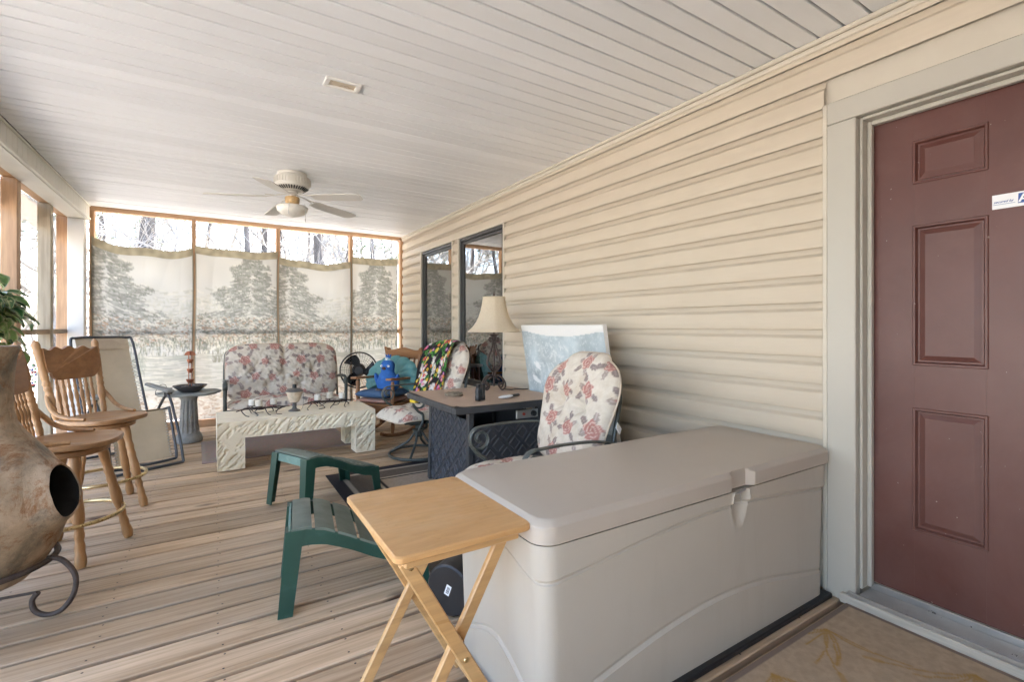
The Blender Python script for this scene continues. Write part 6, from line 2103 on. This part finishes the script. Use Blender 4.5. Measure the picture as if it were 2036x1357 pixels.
# thick rolled lip and sooty throat
pr_ = sorted((z, r) for r, z in cpf[:16])
lipr = [(1.75, -.004), (1.55, .002), (1.38, .009), (1.25, .018), (1.15, .026), (1.08, .032), (1.03, .034), (.98, .028), (.955, .012), (.94, -.03), (.92, -.09), (.85, -.16), (.5, -.19), (.02, -.20)]
NP = 64; vs = []
for (k_, dx) in lipr:
    for q in range(NP):
        ph = 2 * PI * q / NP
        y = MW * k_ * math.cos(ph); z = MC.z + MH * k_ * math.sin(ph)
        r = float(np.interp(z, [a for a, b in pr_], [b for a, b in pr_]))
        x = math.sqrt(max(.01, r * r - y * y))
        if dx < -.02: x = .25
        vs.append((x + dx + (.012 * max(0, 1 - (k_ - 1) / .9) if k_ > 1 else .012) - .002 * math.sin(3 * ph), y, z))
nl2 = len(lipr)
o_ = len(mb.f)
mb.add(vs, [(i * NP + q, i * NP + (q + 1) % NP, (i + 1) * NP + (q + 1) % NP, (i + 1) * NP + q) for i in range(nl2 - 1) for q in range(NP)])
mb.mi = [0] * o_ + [1 if i >= 7 else 0 for i in range(nl2 - 1) for q in range(NP)]
mb.build("pot", [m_clay, m_soot], ch, 60)
m_iron2 = plain("rusted_iron", (.075, .055, .048), .6, .3, 30, .3, 120, metal=.3)
mb = MB(); mb.tube([(.245 * math.cos(a), .245 * math.sin(a), .245) for a in np.linspace(0, 2 * PI, 49)[:-1]], .012, 8, True); mb.build("stand_ring", m_iron2, ch, 60)
for k in range(3):
    M_ = Matrix.Rotation(R(6 + 120 * k), 4, 'Z')
    mb = MB()
    pts_ = smoothpath([(.235, 0, .250), (.285, 0, .235), (.330, 0, .165), (.325, 0, .085), (.285, 0, .025), (.235, 0, .012), (.195, 0, .035), (.185, 0, .080), (.205, 0, .110)], 6)
    mb.tube([M_ @ p for p in pts_], .0105, 8); mb.build("stand_leg", m_iron2, ch, 60)
    mb = MB(); mb.tube([M_ @ Vector((.20, 0, .112)), M_ @ Vector((.0, 0, .10))], .006, 6); mb.build("stand_brace", m_iron2, ch, 60)

# ------------------------------------------------------------------ pothos on the rail
pl = thing("potted_plant", "green and cream variegated trailing plant in a clay pot on the side rail", "plant", (-1.41, 4.78, 1.196))
mb = MB(); mb.lathe([(.001, 0), (.075, 0), (.10, .11), (.108, .112), (.108, .135), (.095, .135), (.09, .12), (.001, .118)], 24); mb.build("pot", plain("brown_pot", (.20, .14, .10), .7, .2), pl)
lm = NT("variegated_leaf")
_at = lm.n("Attribute", attribute_name="Col")
_oi = lm.n("ObjectInfo"); _v = lm.coord((1, 1, 1), True)
_n = lm.noise(_v, 22, 4, .7, .5)
_gr = lm.ramp(_oi.outputs["Random"], [(.0, (.022, .07, .018)), (.45, (.045, .13, .03)), (1.0, (.17, .30, .08))])
_k = lm.mix(lm.ramp(_n, [(.56, (0, 0, 0)), (.64, (1, 1, 1))]), _gr, (.45, .46, .24))
_k = lm.mix(_at.outputs["Color"], _k, (.42, .43, .24))
lm.base(_k); lm.rough(.28)
leafms = []
for q in range(3):
    mb = MB(); vs = []; cs = []
    nu_, nv_ = 9, 12
    def lf(u, v):
        hw_ = .5 * (math.sin(PI * v ** .62) ** .8) * (1 - .35 * v) + .004
        x = (u - .5) * 2 * hw_ * .115
        y = v * .105 - .012 * (1 - abs(u - .5) * 2) * 0 - .020 * abs(u - .5) * 2 * (v < .12)
        z = .020 * (abs(u - .5) * 2) ** 1.3 * (.6 + .2 * q) - .055 * (v ** 2) * (.5 + .25 * q) + .003 * math.sin(v * 20 + q) * abs(u - .5)
        return (x, y, z)
    cols = []
    for j in range(nv_):
        for i in range(nu_):
            e = abs(i / (nu_ - 1) - .5) * 2
            k_ = 1.0 if e > .92 else (.75 if e < .03 else 0)
            cols.append((k_, k_, k_))
    mb.grid(nu_, nv_, lf, cols=cols)
    leafms.append(mb.mesh("leaf", lm.m, 80))
r_ = random.Random(31)
def add_leaf(p, out, sc, droop):
    d = Vector(out).normalized()
    az = math.atan2(d.y, d.x) - PI / 2
    o = link("leaf", leafms[r_.randint(0, 2)], pl, p, (droop, r_.uniform(-.5, .5), az))
    o.scale = (sc, sc, sc)
for k in range(150):
    a = r_.uniform(0, 2 * PI); el = r_.uniform(-.15, 1.35)
    d = Vector((math.cos(a) * math.cos(el), math.sin(a) * math.cos(el), math.sin(el)))
    rr = r_.uniform(.09, .20)
    p = Vector((d.x * rr * 1.35, d.y * rr * 1.35, .14 + d.z * rr * 1.1 - .04 * (1 - d.z)))
    add_leaf(p, (d.x + r_.uniform(-.3, .3), d.y + r_.uniform(-.3, .3), 0), r_.uniform(.65, 1.15), r_.uniform(-.9, .15))
for k, (vx, vy, n_) in enumerate(((.75, -.55, 7), (.95, -.1, 6), (.5, -.9, 6), (.9, -.35, 5), (.3, .9, 5), (-.5, -.7, 4))):
    pts_ = [(vx * .07, vy * .07, .13)]
    for i in range(n_):
        t = (i + 1) / n_
        pts_.append((vx * (.10 + .16 * t), vy * (.10 + .16 * t), .17 - .34 * t * t * (n_ / 6)))
        add_leaf(pts_[-1], (vx + r_.uniform(-.8, .8), vy + r_.uniform(-.8, .8), 0), r_.uniform(.7, 1.05), r_.uniform(-1.4, -.5))
    mb = MB(); mb.tube(smoothpath(pts_, 4), .0028, 5); mb.build("stem", plain("vine_stem", (.16, .20, .07), .6) if k == 0 else bpy.data.materials["vine_stem"], pl, 60)
for (x, y, z, s_) in ((.05, -.05, .44, 1.1), (.13, -.10, .38, 1.3), (-.02, -.08, .40, 1.0)):
    mb = MB(); mb.tube([(x * .3, y * .3, .13), (x * .8, y * .8, z * .7), (x, y, z)], .003, 5); mb.build("stem", bpy.data.materials["vine_stem"], pl, 60)
    add_leaf((x, y, z), (.8, -.6, 0), s_, -.35)

# bead ornament hanging against the screen
orn = thing("bead_ornament", "small loop of coloured beads hanging on the side screen behind the stools", "ornament", (-1.355, 5.90, .78))
cols_b = [plain("bead_red", (.45, .04, .04), .3), plain("bead_blue", (.06, .10, .35), .3), plain("bead_white", (.75, .73, .68), .3), plain("bead_green", (.08, .25, .10), .3)]
mb = MB(); mb.tube([(0, .05 * math.sin(a), .10 * math.cos(a)) for a in np.linspace(0, 2 * PI, 33)[:-1]], .002, 5, True); mb.tube([(0, 0, .10), (.0, 0, .372)], .0012, 4); mb.build("loop", m_alu, orn, 60)
for k in range(20):
    a = 2 * PI * k / 20
    mb = MB(); mb.ball((0, 0, 0), .0095, 8, 6)
    link("bead", mb.mesh("bead", cols_b[k % 4], 60), orn, (0, .05 * math.sin(a), .10 * math.cos(a)))
